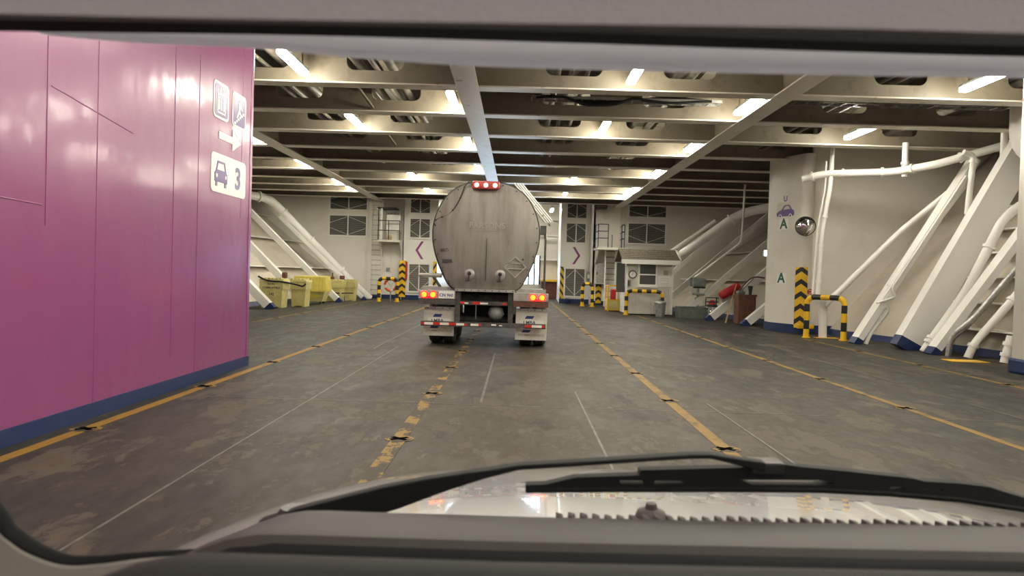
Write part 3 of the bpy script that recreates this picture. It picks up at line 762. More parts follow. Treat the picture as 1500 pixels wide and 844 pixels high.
# placard holder
c = [(-0.05, 1.87), (0.18, 1.65), (-0.05, 1.42), (-0.28, 1.64)]
ph = MB().prism(c, lambda a, b, t: (a, 14.355 - t, b), 0.0, 0.03, holes=[[(-0.05 + (a + 0.05) * 0.86, 1.645 + (b - 1.645) * 0.86) for a, b in c]]).build('placard_holder', 'alu', T)
for z in (1.71, 1.60): MB().box(-0.2, 0.11, 14.325, 14.355, z, z + 0.018).build('placard_rail', 'alu', ph)
MB().lathe([(0.02, 0.02), (0.02, -0.01)], (0.10, 14.33, 1.80), 10, axis='y').build('placard_latch', 'dark', ph)
# bottom lip
sk_ = MB().box(-1.26, -0.04, 14.33, 14.5, 1.125, 1.175).build('bottom_lip', 'alu', T)
for i in range(9): MB().lathe([(0.012, 0), (0.012, -0.012)], (-1.2 + i * 0.14, 14.33, 1.15), 6, axis='y').build('bolt', 'dark', sk_)
# side walkway rail on the right shoulder, down pipe, hose stub on the left
for k in range(4):
    MB().tube([(-0.12 + k * 0.055, 14.5 + k * 0.12, 3.35 + k * 0.012), (0.55 + k * 0.05, 14.5 + k * 0.12, 2.56 + k * 0.02)], 0.016, 8).build('shoulder_rail', 'bright', T, smooth=50)
for t in (0.55, 0.8, 1.0):
    MB().bar((0.0 + 0.6 * t, 14.45, 3.36 - 0.8 * t), (0.06 + 0.6 * t, 15.2, 3.36 - 0.8 * t), 0.03, 0.02).build('shoulder_step', 'alu', T)
MB().box(0.44, 0.56, 14.42, 14.6, 2.32, 2.5).build('rail_bracket', 'chassis', T)
MB().tube([(0.52, 14.47, 2.45), (0.55, 14.47, 2.2), (0.55, 14.47, 1.2)], 0.022, 8).build('down_pipe', 'chassis', T, smooth=50)
MB().cyl((-2.02, 14.6, 1.43), (-1.55, 14.6, 1.43), 0.045, 12).build('hose_tube', 'alu', T, smooth=50)
MB().cyl((-1.75, 14.62, 1.43), (-1.55, 14.6, 1.15), 0.03, 10).build('hose_tube', 'chassis', T, smooth=50)
# lamp panels
def lamp_panel(x0, x1, xs, plate):
    p = MB().cbox(x0, x1, 14.34, 14.46, 0.955, 1.125, 0.01).build('lamp_panel', 'alu', T)
    for x in xs:
        MB().lathe([(0.078, 0.02), (0.078, -0.01), (0.066, -0.02), (0.05, -0.012)], (x, 14.335, 1.04), 20, axis='y').build('lamp_rim', 'lamp_red', p, smooth=40)
        MB().lathe([(0.055, 0.01), (0.055, -0.008), (0.03, -0.016), (0.002, -0.018)], (x, 14.322, 1.04), 16, axis='y').build('lamp_lens', 'lamp_amber', p, smooth=40)
    xm = sum(xs) / 2
    MB().box(xm - 0.04, xm + 0.04, 14.325, 14.345, 0.965, 1.01).build('side_marker', 'lamp_red', p)
    if plate:
        MB().box(-1.58, -1.27, 14.325, 14.342, 0.97, 1.11).build('number_plate', 'signwhite', p)
        txt3('CN 960', 0.085, -1.425, 1.035, 'decalblue', 'number_lettering', p, 14.323, 0.002)
    MB().box(x0, x1, 14.33, 14.47, 0.845, 0.95).build('under_bar', 'rust' if not plate else 'chassis', p)
    MB().box(x0 + 0.05, x1 - 0.05, 14.5, 15.6, 1.13, 1.20).build('fender', 'alu', p)
    return p
lamp_panel(-1.99, -1.25, (-1.875, -1.695), True); lamp_panel(-0.07, 0.64, (0.325, 0.51), False)
# frame, uprights, cross bars
for x in (-1.20, -0.12):
    MB().box(x - 0.05, x + 0.05, 14.42, 14.52, 0.46, 1.15).build('upright', 'chassis', T)
    MB().box(x - 0.06, x + 0.06, 14.5, 25.0, 0.85, 1.16).build('frame_rail', 'chassis', T)
cbm = MB().box(-1.16, -0.16, 14.42, 14.5, 0.85, 0.93).build('cross_bar', 'chassis', T)
bmp = MB().box(-1.93, 0.60, 14.36, 14.46, 0.405, 0.50).build('bumper', 'chassis', T)
def retro(par, y, segs):
    for x0, x1, z0, z1, mk in segs: MB().box(x0, x1, y - 0.006, y + 0.01, z0, z1).build('reflective_strip', mk, par)
R_, W_ = 'retro_red', 'retro_white'
retro(cbm, 14.415, [(-1.15, -1.06, 0.875, 0.915, R_), (-1.06, -0.98, 0.87, 0.9, W_), (-0.90, -0.74, 0.865, 0.915, R_), (-0.74, -0.58, 0.87, 0.905, W_), (-0.30, -0.2, 0.87, 0.905, R_)])
retro(bmp, 14.355, [(-1.92, -1.86, 0.43, 0.48, R_), (-1.86, -1.68, 0.43, 0.48, W_), (-1.68, -1.54, 0.43, 0.48, R_), (-1.54, -1.36, 0.43, 0.48, W_), (-1.36, -1.22, 0.43, 0.48, R_), (-1.21, -1.05, 0.43, 0.475, W_),
                     (-1.05, -1.0, 0.43, 0.475, R_), (-0.92, -0.76, 0.43, 0.475, W_), (-0.76, -0.71, 0.43, 0.475, R_), (-0.50, -0.40, 0.445, 0.475, W_), (-0.34, -0.28, 0.44, 0.46, W_), (0.18, 0.32, 0.43, 0.48, R_), (0.32, 0.52, 0.43, 0.48, W_), (0.52, 0.585, 0.43, 0.48, R_)])
for y in (14.9, 16.2, 18.0, 20.0, 23.0): MB().box(-1.15, -0.17, y, y + 0.08, 0.9, 1.05).build('cross_member', 'chassis', T)
MB().box(-1.15, -0.17, 15.6, 15.62, 0.55, 1.15).build('mud_guard', 'black', T)
MB().cyl((-0.85, 14.6, 1.03), (-0.85, 14.9, 1.03), 0.06, 14).build('discharge_pipe', 'black', T, smooth=40)
MB().cyl((-0.84, 14.7, 0.55), (-0.84, 14.7, 0.85), 0.012, 8).build('drain_rod', 'alu', T)
MB().lathe([(0.02, 0.30), (0.14, 0.24), (0.17, 0.12), (0.12, 0.03), (0.03, 0.0)], (-0.42, 14.65, 0.55), 12).build('hanging_valve_cover', 'greymach', T, smooth=60)
# mud flaps
def flap(x0, x1, z0, z1, slot):
    f = MB().add([(x0, 14.52, z1), (x1, 14.52, z1), (x1 - 0.01, 14.56, z0), (x0 - 0.01, 14.56, z0), (x0, 14.54, z1), (x1, 14.54, z1), (x1 - 0.01, 14.58, z0), (x0 - 0.01, 14.58, z0)],
                 [(0, 1, 2, 3), (7, 6, 5, 4), (0, 4, 5, 1), (1, 5, 6, 2), (2, 6, 7, 3), (3, 7, 4, 0)]).build('mud_flap', 'flap', T)
    MB().box(x0 + 0.02, x1 + 0.01, 14.49, 14.53, z1 - 0.05, z1 + 0.005).build('flap_clamp', 'alu', f)
    for i in range(4): MB().lathe([(0.012, 0), (0.012, -0.012)], (x0 + 0.08 + i * 0.15, 14.49, z1 - 0.02), 6, axis='y').build('bolt', 'rust', f)
    cx = x0 + 0.28
    def para(x, z, w, h): return MB().add([(x - w / 2 - 0.02, 14.515 + (0.78 - z) * 0.07, z - h / 2), (x + w / 2 - 0.02, 14.515 + (0.78 - z) * 0.07, z - h / 2), (x + w / 2 + 0.02, 14.513 + (0.78 - z) * 0.07, z + h / 2), (x - w / 2 + 0.02, 14.513 + (0.78 - z) * 0.07, z + h / 2)], [(0, 1, 2, 3)])
    para(cx, z1 - 0.175, 0.16, 0.06).build('printed_block', 'decalblue', f)
    para(cx - 0.06, z0 + 0.185, 0.16, 0.055).build('printed_block', 'decalblue', f)
    MB().box(x0 + 0.08, x1 - 0.08, 14.52, 14.535, z1 - 0.34, z1 - 0.235).build('printed_panel', 'signwhite', f)
    txt3('LMBA', 0.10, cx + 0.0, z1 - 0.285, 'decaldark', 'printed_lettering', f, 14.516, 0.002)
    txt3('DRUMMONDVILLE', 0.062, (x0 + x1) / 2, z0 + 0.105, 'decalgrey', 'printed_lettering', f, 14.545, 0.001, 1.05)
flap(-1.89, -1.265, 0.19, 0.785, 0); flap(-0.005, 0.64, 0.155, 0.80, 0)
# wheels
def tyre(xc, y, w=0.25, r=0.51):
    t = MB().lathe([(0.30, -w / 2 + 0.03), (r - 0.04, -w / 2), (r, -w / 2 + 0.045), (r, -0.045), (r - 0.014, -0.038), (r - 0.014, -0.022), (r, -0.015), (r, 0.015), (r - 0.014, 0.022), (r - 0.014, 0.038), (r, 0.045), (r, w / 2 - 0.045), (r - 0.04, w / 2), (0.30, w / 2 - 0.03)], (xc, y, r), 40, axis='x')
    o = t.build('wheel', 'tyre', T, smooth=35)
    MB().lathe([(0.0, -w / 2 + 0.05), (0.29, -w / 2 + 0.05), (0.29, w / 2 - 0.05), (0.0, w / 2 - 0.05)], (xc, y, r), 24, axis='x').build('rim', 'alu', o, smooth=30)
for y in (15.15, 16.45):
    for xc in (-1.69, -1.40, 0.21, 0.50): tyre(xc, y)
    MB().cyl((-1.8, y, 0.51), (0.6, y, 0.51), 0.07, 12).build('axle', 'chassis', T, smooth=40)
for x in (-1.25, -0.07):
    MB().box(x - 0.07, x + 0.07, 23.4, 23.54, 0.05, 0.95).build('landing_leg', 'chassis', T)
    MB().box(x - 0.15, x + 0.15, 23.3, 23.64, 0.0, 0.05).build('landing_foot', 'chassis', T)

# ---------------------------------------------------------------- signs on the purple casing
XW = -4.05
fW = lambda a, b, t: (XW + t, a, b)
def plate_sign(name, y0, y1, z0, z1, label, border=True):
    s = thing(name, (XW, (y0 + y1) / 2, z0), label, 'sign')
    MB().prism(rrect(y0, y1, z0, z1, 0.07), fW, 0.0005, 0.006).build('sign_border', 'signwhite', s)
    if border: MB().prism(rrect(y0 + 0.035, y1 - 0.035, z0 + 0.035, z1 - 0.035, 0.05), fW, 0.004, 0.009).build('sign_field', 'signpurple', s)
    return s
def glyph(s, out, holes=(), mk='signwhite', name='pictogram'): return MB().prism(out, fW, 0.007, 0.012, holes=holes).build(name, mk, s)
def circ(cy, cz, r, n=14): return [(cy + r * math.cos(2 * PI * i / n), cz + r * math.sin(2 * PI * i / n)) for i in range(n)]
s = plate_sign('lift_sign', 9.31, 9.80, 3.46, 3.95, 'purple lift pictogram sign, left of the two square signs on the casing')
glyph(s, [(9.42, 3.53), (9.68, 3.53), (9.68, 3.80), (9.42, 3.80)], [[(9.445, 3.55), (9.655, 3.55), (9.655, 3.78), (9.445, 3.78)]])
for y in (9.48, 9.55, 9.62):
    glyph(s, circ(y, 3.735, 0.019)); glyph(s, [(y - 0.022, 3.58), (y + 0.022, 3.58), (y + 0.022, 3.71), (y - 0.022, 3.71)])
glyph(s, [(9.48, 3.83), (9.54, 3.83), (9.51, 3.885)]); glyph(s, [(9.57, 3.885), (9.63, 3.885), (9.60, 3.83)])
s = plate_sign('stairs_sign', 9.92, 10.41, 3.46, 3.95, 'purple stairs pictogram sign, right of the two square signs on the casing')
st_ = [(9.98, 3.50)]
for i in range(6): st_ += [(9.98 + i * 0.06, 3.53 + i * 0.035), (9.98 + (i + 1) * 0.06, 3.53 + i * 0.035)]
st_ += [(10.34, 3.67)]
for i in range(5, -1, -1): st_ += [(9.98 + (i + 1) * 0.06 - 0.0, 3.505 + i * 0.035), (9.98 + i * 0.06 + 0.0, 3.505 + i * 0.035)]
for i in range(6): glyph(s, [(9.98 + i * 0.06, 3.50 + i * 0.035), (10.045 + i * 0.06, 3.50 + i * 0.035), (10.045 + i * 0.06, 3.53 + i * 0.035), (9.98 + i * 0.06, 3.53 + i * 0.035)])
glyph(s, circ(10.17, 3.875, 0.028)); glyph(s, [(10.13, 3.70), (10.19, 3.72), (10.20, 3.83), (10.14, 3.83)])
glyph(s, [(10.14, 3.72), (10.06, 3.60), (10.09, 3.59), (10.19, 3.70)]); glyph(s, [(10.17, 3.72), (10.24, 3.65), (10.22, 3.62), (10.15, 3.70)]); glyph(s, [(10.19, 3.81), (10.28, 3.74), (10.27, 3.72), (10.18, 3.78)])
a = MB().prism([(9.50, 3.20), (9.95, 3.20), (9.95, 3.10), (10.25, 3.25), (9.95, 3.40), (9.95, 3.30), (9.50, 3.30)], fW, 0.0005, 0.006).build('arrow_sign', 'signwhite')
tag(a, 'white arrow on the purple casing, pointing right', 'sign')
s = plate_sign('deck_sign', 9.28, 10.45, 2.48, 3.0, 'white sign with a purple car and the number 3 on the purple casing', False)
car = [(9.38, 2.62), (9.38, 2.73), (9.42, 2.77), (9.47, 2.90), (9.70, 2.90), (9.75, 2.77), (9.79, 2.73), (9.79, 2.62)]
glyph(s, car, [[(9.455, 2.78), (9.49, 2.875), (9.68, 2.875), (9.715, 2.78)]], 'signpurple')
for y in (9.41, 9.70): glyph(s, [(y, 2.56), (y + 0.06, 2.56), (y + 0.06, 2.63), (y, 2.63)], (), 'signpurple')
for y in (9.44, 9.73): MB().prism(circ(y, 2.70, 0.028), fW, 0.010, 0.015).build('headlight', 'signwhite', s)
V, F = text_shape('3', 0.42, 0.012)
MB().add([(XW + 0.011, 10.16 + a, 2.725 + b) for a, b in V], F).build('numeral', 'signpurple', s, weld=False)

# ---------------------------------------------------------------- pillar furniture
fp = lambda a, b, t: on_pillar(a, b, t)
def letter(z, u, label, size=0.42):
    V, F = text_shape('A', size, 0.012)
    s = thing('letter_sign', on_pillar(u, z), label, 'sign')
    MB().prism(rrect(u - 0.19, u + 0.19, z - 0.165, z + 0.165, 0.03), fp, 0.001, 0.005).build('sign_plate', 'bright', s)
    MB().add([on_pillar(u + a, z + b, 0.008) for a, b in V], F).build('letter', 'green', s, weld=False)
letter(3.26, 0.42, 'green letter A below the car pictogram on the pillar'); letter(1.62, 0.40, 'green letter A low on the pillar beside the hazard strip')
s = thing('car_pictogram', on_pillar(0.45, 3.42), 'purple car pictogram with a letter above, high on the pillar', 'sign')
MB().prism(rrect(0.10, 0.84, 3.435, 3.92, 0.08), fp, 0.001, 0.004).build('sign_plate', 'white', s)
carp = [(0.14, 3.50), (0.12, 3.60), (0.20, 3.66), (0.32, 3.70), (0.42, 3.83), (0.62, 3.84), (0.72, 3.70), (0.80, 3.66), (0.82, 3.54), (0.78, 3.50)]
MB().prism(carp, fp, 0.004, 0.009, holes=[[(0.38, 3.70), (0.45, 3.80), (0.59, 3.81), (0.66, 3.71)]]).build('pictogram', 'signpurple', s)
for u in (0.27, 0.67): MB().prism([(u + a, 3.51 + b) for a, b in circ(0, 0, 0.062)], fp, 0.008, 0.012).build('wheel_mark', 'signwhite', s); MB().prism([(u + a, 3.51 + b) for a, b in circ(0, 0, 0.035)], fp, 0.011, 0.014).build('wheel_mark', 'signpurple', s)
V, F = text_shape('U', 0.22, 0.008); MB().add([on_pillar(0.46 + a, 4.02 + b, 0.008) for a, b in V], F).build('letter', 'signpurple', s, weld=False)
# convex mirror
mr = thing('convex_mirror', (8.40, 20.78, 3.14), 'round chrome convex mirror on the pillar', 'mirror')
d_ = Vector((-0.36, -0.93, -0.05)).normalized()
C = Vector((8.27, 20.60, 3.14))
dome = MB(); rings_ = []; 
ax = d_.orthogonal().normalized(); ay = d_.cross(ax); V = []; F = []; K = 7; nn = 28
for i in range(K + 1):
    th = (PI / 2.6) * i / K; rr = 0.27 * math.sin(th) / math.sin(PI / 2.6); hh = 0.13 * (math.cos(th) - math.cos(PI / 2.6)) / (1 - math.cos(PI / 2.6))
    for j in range(nn): a_ = 2 * PI * j / nn; V.append(C + d_ * hh + (ax * math.cos(a_) + ay * math.sin(a_)) * max(rr, 0.001))
for i in range(K):
    for j in range(nn): F.append((i * nn + j, i * nn + (j + 1) % nn, (i + 1) * nn + (j + 1) % nn, (i + 1) * nn + j))
F.append(tuple(K * nn + j for j in range(nn)))
dome.add(V, F); dome.build('mirror_face', 'chrome', mr, smooth=60)
MB().tube([C + (ax * math.cos(2 * PI * j / 28) + ay * math.sin(2 * PI * j / 28)) * 0.27 for j in range(28)], 0.014, 6, closed=True).build('mirror_rim', 'dark', mr, smooth=60)
MB().cyl(C - d_ * 0.01, C - d_ * 0.32, 0.025, 8).build('mirror_bracket', 'galv', mr)
# hazard strip wrapped on the pillar corner
hs = MB().cbox(-0.17, 0.17, -0.03, 0.02, 0.0, 1.78, 0.008).build('hazard_strip', 'chev')
hs.location = (8.32, 20.86, 0.18); hs.rotation_euler = (0, 0, math.radians(-32))
tag(hs, 'yellow and black chevron hazard strip on the pillar corner', 'hazard strip')
hw = thing('hose_valve', (8.52, 20.72, 1.25), 'small red valve wheel beside the chevron strip on the pillar', 'valve')
MB().tube([(8.52 + 0.07 * math.cos(k * PI / 6), 20.70, 1.25 + 0.07 * math.sin(k * PI / 6)) for k in range(12)], 0.016, 6, closed=True).build('hand_wheel', 'redpaint', hw, smooth=60)
MB().cyl((8.52, 20.68, 1.25), (8.55, 20.95, 1.25), 0.03, 8).build('valve_body', 'redpaint', hw)
kb = MB().cbox(8.15, 8.62, 20.55, 20.70, 0.17, 0.30, 0.03).build('kerb_block', 'yellow'); tag(kb, 'short yellow kerb block at the foot of the chevron strip', 'block')

# ---------------------------------------------------------------- hoop guards
def hoop(name, loc, w, h, r, ang, label, nb, group='yellow and black hoop guards', rb=0.22):
    root = thing(name, loc, label, 'guard rail', group)
    ca, sa = math.cos(ang), math.sin(ang)
    def pt(u, z): return Vector((loc[0] + u * ca, loc[1] + u * sa, z))
    path = fillet([pt(-w / 2, 0), pt(-w / 2, h - r), pt(w / 2, h - r), pt(w / 2, 0)], rb, 6)
    # resample evenly
    seg = [0.0]
    for a, b in zip(path, path[1:]): seg.append(seg[-1] + (b - a).length)
    tot = seg[-1]; step = 0.03; N_ = int(tot / step); Q = []
    for i in range(N_ + 1):
        d = tot * i / N_; k = 0
        while k < len(seg) - 2 and seg[k + 1] < d: k += 1
        t = (d - seg[k]) / max(1e-6, seg[k + 1] - seg[k]); Q.append(path[k].lerp(path[k + 1], t))
    ms = [int((i + 0.5) / N_ * nb) % 2 for i in range(N_)] + [0]
    MB().tube(Q, r, 14, mats=ms).build('hoop', ['yellow', 'blackp'], root, smooth=50)
    for u in (-w / 2, w / 2):
        p = pt(u, 0); MB().cyl(p, p + Vector((0, 0, 0.03)), r * 1.5, 14).build('foot_plate', 'yellow', root)
    return root
hoop('hoop_guard', (8.33, 19.2, 0), 0.98, 1.20, 0.075, -0.75, 'yellow and black hoop guard beside the pillar with the mirror', 13)
hoop('hoop_guard', (5.10, 28.45, 0), 1.42, 1.05, 0.075, -0.25, 'yellow and black hoop guard in front of the white booth', 17)
hoop('hoop_guard', (-6.20, 34.1, 0), 0.86, 1.20, 0.085, 0.12, 'yellow and black hoop guard around the life ring on the left', 15)
hoop('hoop_guard', (3.52, 35.5, 0), 0.52, 1.22, 0.085, -0.4, 'narrow yellow and black hoop guard by the right chevron panel', 13)

# hazard posts on the end panels
def post(loc, w, h, mk, label, t=0.06):
    o = MB().cbox(-w / 2, w / 2, -t, 0.0, 0.0, h, 0.01).build('hazard_post', mk); o.location = loc
    tag(o, label, 'hazard strip'); return o
post((-6.07, 37.42, 0.12), 0.36, 1.92, 'chev', 'wide yellow and black chevron strip behind the left hoop guard')
post((-4.36, 37.42, 0.55), 0.17, 1.5, 'diag', 'slim striped hazard strip on the left chevron panel, beside the tank')
post((2.44, 38.97, 0.25), 0.2, 1.75, 'diagr', 'slim striped hazard strip on the right chevron panel, beside the tank')
post((4.3, 37.575, 0.1), 0.30, 1.0, 'chev', 'short chevron hazard strip under the grey cabinet')

# ---------------------------------------------------------------- louvred ventilation grilles
def grille(x0, x1, z0, z1, y, label):
    g = thing('ventilation_grille', ((x0 + x1) / 2, y, z0), label, 'vent', 'louvred ventilation grilles')
    f = MB(); b = 0.09; xm = (x0 + x1) / 2
    f.prism([(x0, z0), (x1, z0), (x1, z1), (x0, z1)], lambda a, c, t: (a, t, c), y - 0.07, y - 0.001, holes=[[(x0 + b, z0 + b), (xm - 0.025, z0 + b), (xm - 0.025, z1 - b), (x0 + b, z1 - b)], [(xm + 0.025, z0 + b), (x1 - b, z0 + b), (x1 - b, z1 - b), (xm + 0.025, z1 - b)]])
    f.build('grille_frame', 'bright', g)
    for a, c, s in ((x0 + b, xm - 0.025, 1), (xm + 0.025, x1 - b, -1)):
        p = MB().box(a, c, y - 0.02, y - 0.005, z0 + b, z1 - b).build('louvre_panel', 'louvback', g)
        sl = MB(); k = z0 + b + 0.03
        while k < z1 - b:
            sl.add([(a, y - 0.045, k - 0.012), (c, y - 0.045, k - 0.012), (c, y - 0.02, k + 0.016), (a, y - 0.02, k + 0.016)], [(0, 1, 2, 3)]); k += 0.055
        sl = sl.build('louvre_slats', 'louvre', p); sl['kind'] = 'stuff'
        zm = (z0 + z1) / 2; ox, ix = (a, c) if s > 0 else (c, a)
        for zz in (z0 + b, z1 - b):
            MB().bar((ox, y - 0.055, zm + (zz - zm) * 0.25), (ix, y - 0.055, zm + (zz - zm) * 0.92), 0.02, 0.022, up=(0, 1, 0)).build('stay_bar', 'bright', p)
    return g
grille(-10.1, -8.0, 4.6, 5.6, 37.7, 'upper louvred vent on the end wall above the yellow bins, left')
grille(-10.12, -8.02, 3.22, 4.42, 37.7, 'lower louvred vent on the end wall left of the ladder')
grille(-5.80, -4.62, 4.5, 5.5, 37.45, 'top louvred vent on the left chevron panel')
grille(-5.80, -4.60, 3.2, 4.34, 37.45, 'middle louvred vent above the left-pointing chevron')
grille(-5.80, -4.58, 0.36, 1.95, 37.45, 'tall louvred vent under the left-pointing chevron')
grille(2.56, 3.76, 4.6, 5.6, 39.0, 'top louvred vent on the right chevron panel')
grille(2.54, 3.74, 3.26, 4.46, 39.0, 'middle louvred vent above the right-pointing chevron')
grille(2.54, 3.76, 0.32, 1.98, 39.0, 'tall louvred vent under the right-pointing chevron')
grille(5.72, 7.82, 4.65, 5.6, 37.6, 'upper louvred vent on the end wall above the booth, right')
grille(5.70, 7.80, 3.25, 4.45, 37.6, 'lower louvred vent on the end wall directly above the booth roof')

# ---------------------------------------------------------------- ladders and platforms
def ladder(name, x, y, w, z0, z1, step, mk, mr_, label):
    L_ = thing(name, (x, y, z0), label, 'ladder')
    for s in (-1, 1): MB().box(x + s * w / 2 - 0.025, x + s * w / 2 + 0.025, y - 0.03, y + 0.03, z0, z1).build('stile', mk, L_)
    k = z0 + 0.2
    while k < z1: MB().cyl((x - w / 2, y, k), (x + w / 2, y, k), 0.016, 6).build('rung', mr_, L_); k += step
    for z in (z0 + 0.5, z1 - 0.4):
        for s in (-1, 1): MB().box(x + s * w / 2 - 0.02, x + s * w / 2 + 0.02, y, y + 0.35, z, z + 0.04).build('wall_bracket', mk, L_)
ladder('fixed_ladder', -7.46, 37.33, 0.58, 0.0, 5.2, 0.262, 'white', 'galv', 'tall white wall ladder on the left end bulkhead')
ladder('access_ladder', 4.72, 36.3, 0.52, 0.0, 2.95, 0.29, 'bright', 'dark', 'white ladder with dark rungs up to the right platform')
pf = thing('access_platform', (-6.65, 37.3, 3.0), 'white steel wall platform with dark railing beside the left ladder', 'platform')
MB().box(-7.28, -6.1, 36.6, 37.68, 2.98, 3.08).build('platform_floor', 'white', pf)
for x in (-7.2, -6.15): MB().prism([(36.7, 2.98), (37.68, 2.98), (37.68, 2.2)], lambda a, b, t: (x + t, a, b), -0.03, 0.03).build('bracket', 'white', pf)
for x in (-7.25, -6.72, -6.14): MB().box(x - 0.02, x + 0.02, 36.62, 36.66, 3.08, 4.05 if x > -7 else 4.75).build('rail_post', 'dark', pf)
for z in (3.55, 4.05): MB().box(-7.27, -6.12, 36.62, 36.66, z, z + 0.04).build('rail', 'dark', pf)
MB().box(-7.32, -6.35, 36.6, 37.6, 4.70, 4.76).build('canopy', 'dark', pf)
MB().box(-7.15, -7.05, 36.64, 36.7, 3.1, 4.7).build('rail_post', 'bright', pf)
eq = thing('equipment_cabinet', (-6.5, 37.2, 3.08), 'pale equipment cabinet standing on the left wall platform', 'cabinet')
MB().cbox(-6.9, -6.2, 36.95, 37.6, 3.55, 4.42, 0.03).build('cabinet_body', 'bright', eq)
MB().box(-6.88, -6.22, 36.93, 36.96, 3.9, 3.93).build('door_gap', 'greymach', eq)
MB().box(-6.86, -6.3, 36.9, 37.6, 3.08, 3.55).build('cabinet_base', 'white', eq)
for k in range(5): MB().cyl((-6.9 + k * 0.13, 37.05, 4.52), (-6.9 + k * 0.13, 37.4, 4.52), 0.06, 8).build('hose_reel', 'greymach', eq, smooth=40)
o = MB().cbox(-6.78, -6.6, 36.7, 36.88, 3.08, 3.32, 0.02).build('orange_canister', 'wood'); tag(o, 'small tan canister on the left wall platform floor', 'canister')
lr = thing('life_ring', (-6.18, 34.42, 0.5), 'orange and white life ring hanging behind the left hoop guard', 'life ring')
tor = [(-6.14 + 0.28 * math.cos(2 * PI * k / 24), 34.42, 0.80 + 0.28 * math.sin(2 * PI * k / 24)) for k in range(24)]
MB().tube(tor, 0.06, 8, closed=True, mats=[0 if (k % 6) > 1 else 1 for k in range(24)]).build('ring', ['orange', 'signwhite'], lr, smooth=60)
MB().cyl((-6.14, 34.45, 0.0), (-6.14, 34.45, 0.55), 0.03, 8).build('ring_stand', 'galv', lr)
MB().tube([(-6.3, 34.40, 0.95), (-6.1, 34.39, 0.7), (-5.98, 34.40, 0.95), (-6.15, 34.39, 0.8)], 0.012, 6).build('ring_rope', 'greymach', lr)
o = MB().cyl((-5.86, 37.36, 1.0), (-5.86, 37.36, 2.0), 0.05, 10).build('fire_extinguisher_tube', 'redpaint', smooth=40); tag(o, 'thin red upright tube on the left chevron panel', 'tube')
o = MB().box(-6.98, -6.78, 37.66, 37.70, 1.45, 1.65).build('small_notice', 'greymach'); tag(o, 'small grey notice on the left end wall above the hoop guard', 'notice')
# right platform
pr = thing('access_platform', (4.6, 36.6, 2.9), 'white steel wall platform with blue-black railing above the grey cabinet', 'platform')
MB().box(3.98, 5.36, 35.7, 37.58, 2.88, 2.99).build('platform_floor', 'white', pr)
MB().prism([(35.8, 2.88), (37.58, 2.88), (37.58, 1.9)], lambda a, b, t: (4.08 + t, a, b), -0.03, 0.03).build('bracket', 'white', pr)
for x, y in ((4.0, 35.75), (4.5, 35.75), (5.18, 35.75), (5.32, 35.75), (4.0, 37.0)):
    MB().tube([(x, y, 2.95), (x, y, 4.15)], 0.022, 8).build('rail_post', 'railblue', pr)
for z in (3.45, 3.8, 4.15):
    MB().tube([(4.0, 37.3, z), (4.0, 35.75, z), (4.5, 35.75, z)], 0.02, 8).build('rail', 'railblue', pr)
    MB().tube([(5.18, 35.75, z), (5.32, 35.75, z), (5.32, 37.3, z)], 0.02, 8).build('rail', 'railblue', pr)
MB().cyl((4.85, 36.9, 2.99), (4.85, 36.9, 3.7), 0.03, 8).build('stanchion', 'greymach', pr)
cab = thing('electrical_cabinet', (4.22, 37.3, 1.1), 'grey wall cabinet below the right platform', 'cabinet')
MB().cbox(4.08, 4.66, 37.2, 37.59, 1.12, 2.25, 0.02).build('cabinet_body', 'white', cab)
MB().box(4.12, 4.62, 37.18, 37.205, 1.18, 2.19).build('cabinet_door', 'galv', cab)
MB().box(4.14, 4.18, 37.15, 37.19, 1.6, 1.75).build('handle', 'dark', cab)
sb_ = thing('switch_box', (3.7, 38.9, 1.4), 'small grey switch box between the right vent and cabinet', 'switch')
MB().cbox(3.785, 3.99, 38.72, 38.96, 1.25, 1.75, 0.02).build('box_body', 'greymach', sb_)
MB().box(3.81, 3.96, 38.70, 38.73, 1.4, 1.6).build('switch_face', 'signwhite', sb_)
MB().cyl((3.89, 38.9, 1.75), (3.89, 38.9, 5.6), 0.04, 8).build('conduit', 'white', sb_)
sp = thing('deck_fan', (4.2, 36.9, 5.0), 'dark fan unit hanging under the ceiling above the right platform', 'fan')
MB().cbox(3.88, 4.52, 36.6, 37.1, 4.98, 5.34, 0.05).build('fan_body', 'dark', sp)
for k in range(4): MB().box(3.95, 4.45, 36.58, 36.61, 5.04 + k * 0.07, 5.06 + k * 0.07).build('fan_slat', 'greymach', sp)
o = MB().cbox(4.46, 4.78, 37.54, 37.6, 4.55, 4.85, 0.01).build('junction_box', 'white'); tag(o, 'small square white junction box above the right platform', 'box')
o = MB().lathe([(0.0, 0.0), (0.16, 0.0), (0.2, 0.06), (0.2, 0.22), (0.14, 0.27), (0.0, 0.28)], (2.75, 38.5, 0.0), 16).build('blue_ball_bollard', 'blue', smooth=40); tag(o, 'small blue deck fitting at the foot of the right chevron panel', 'fitting')

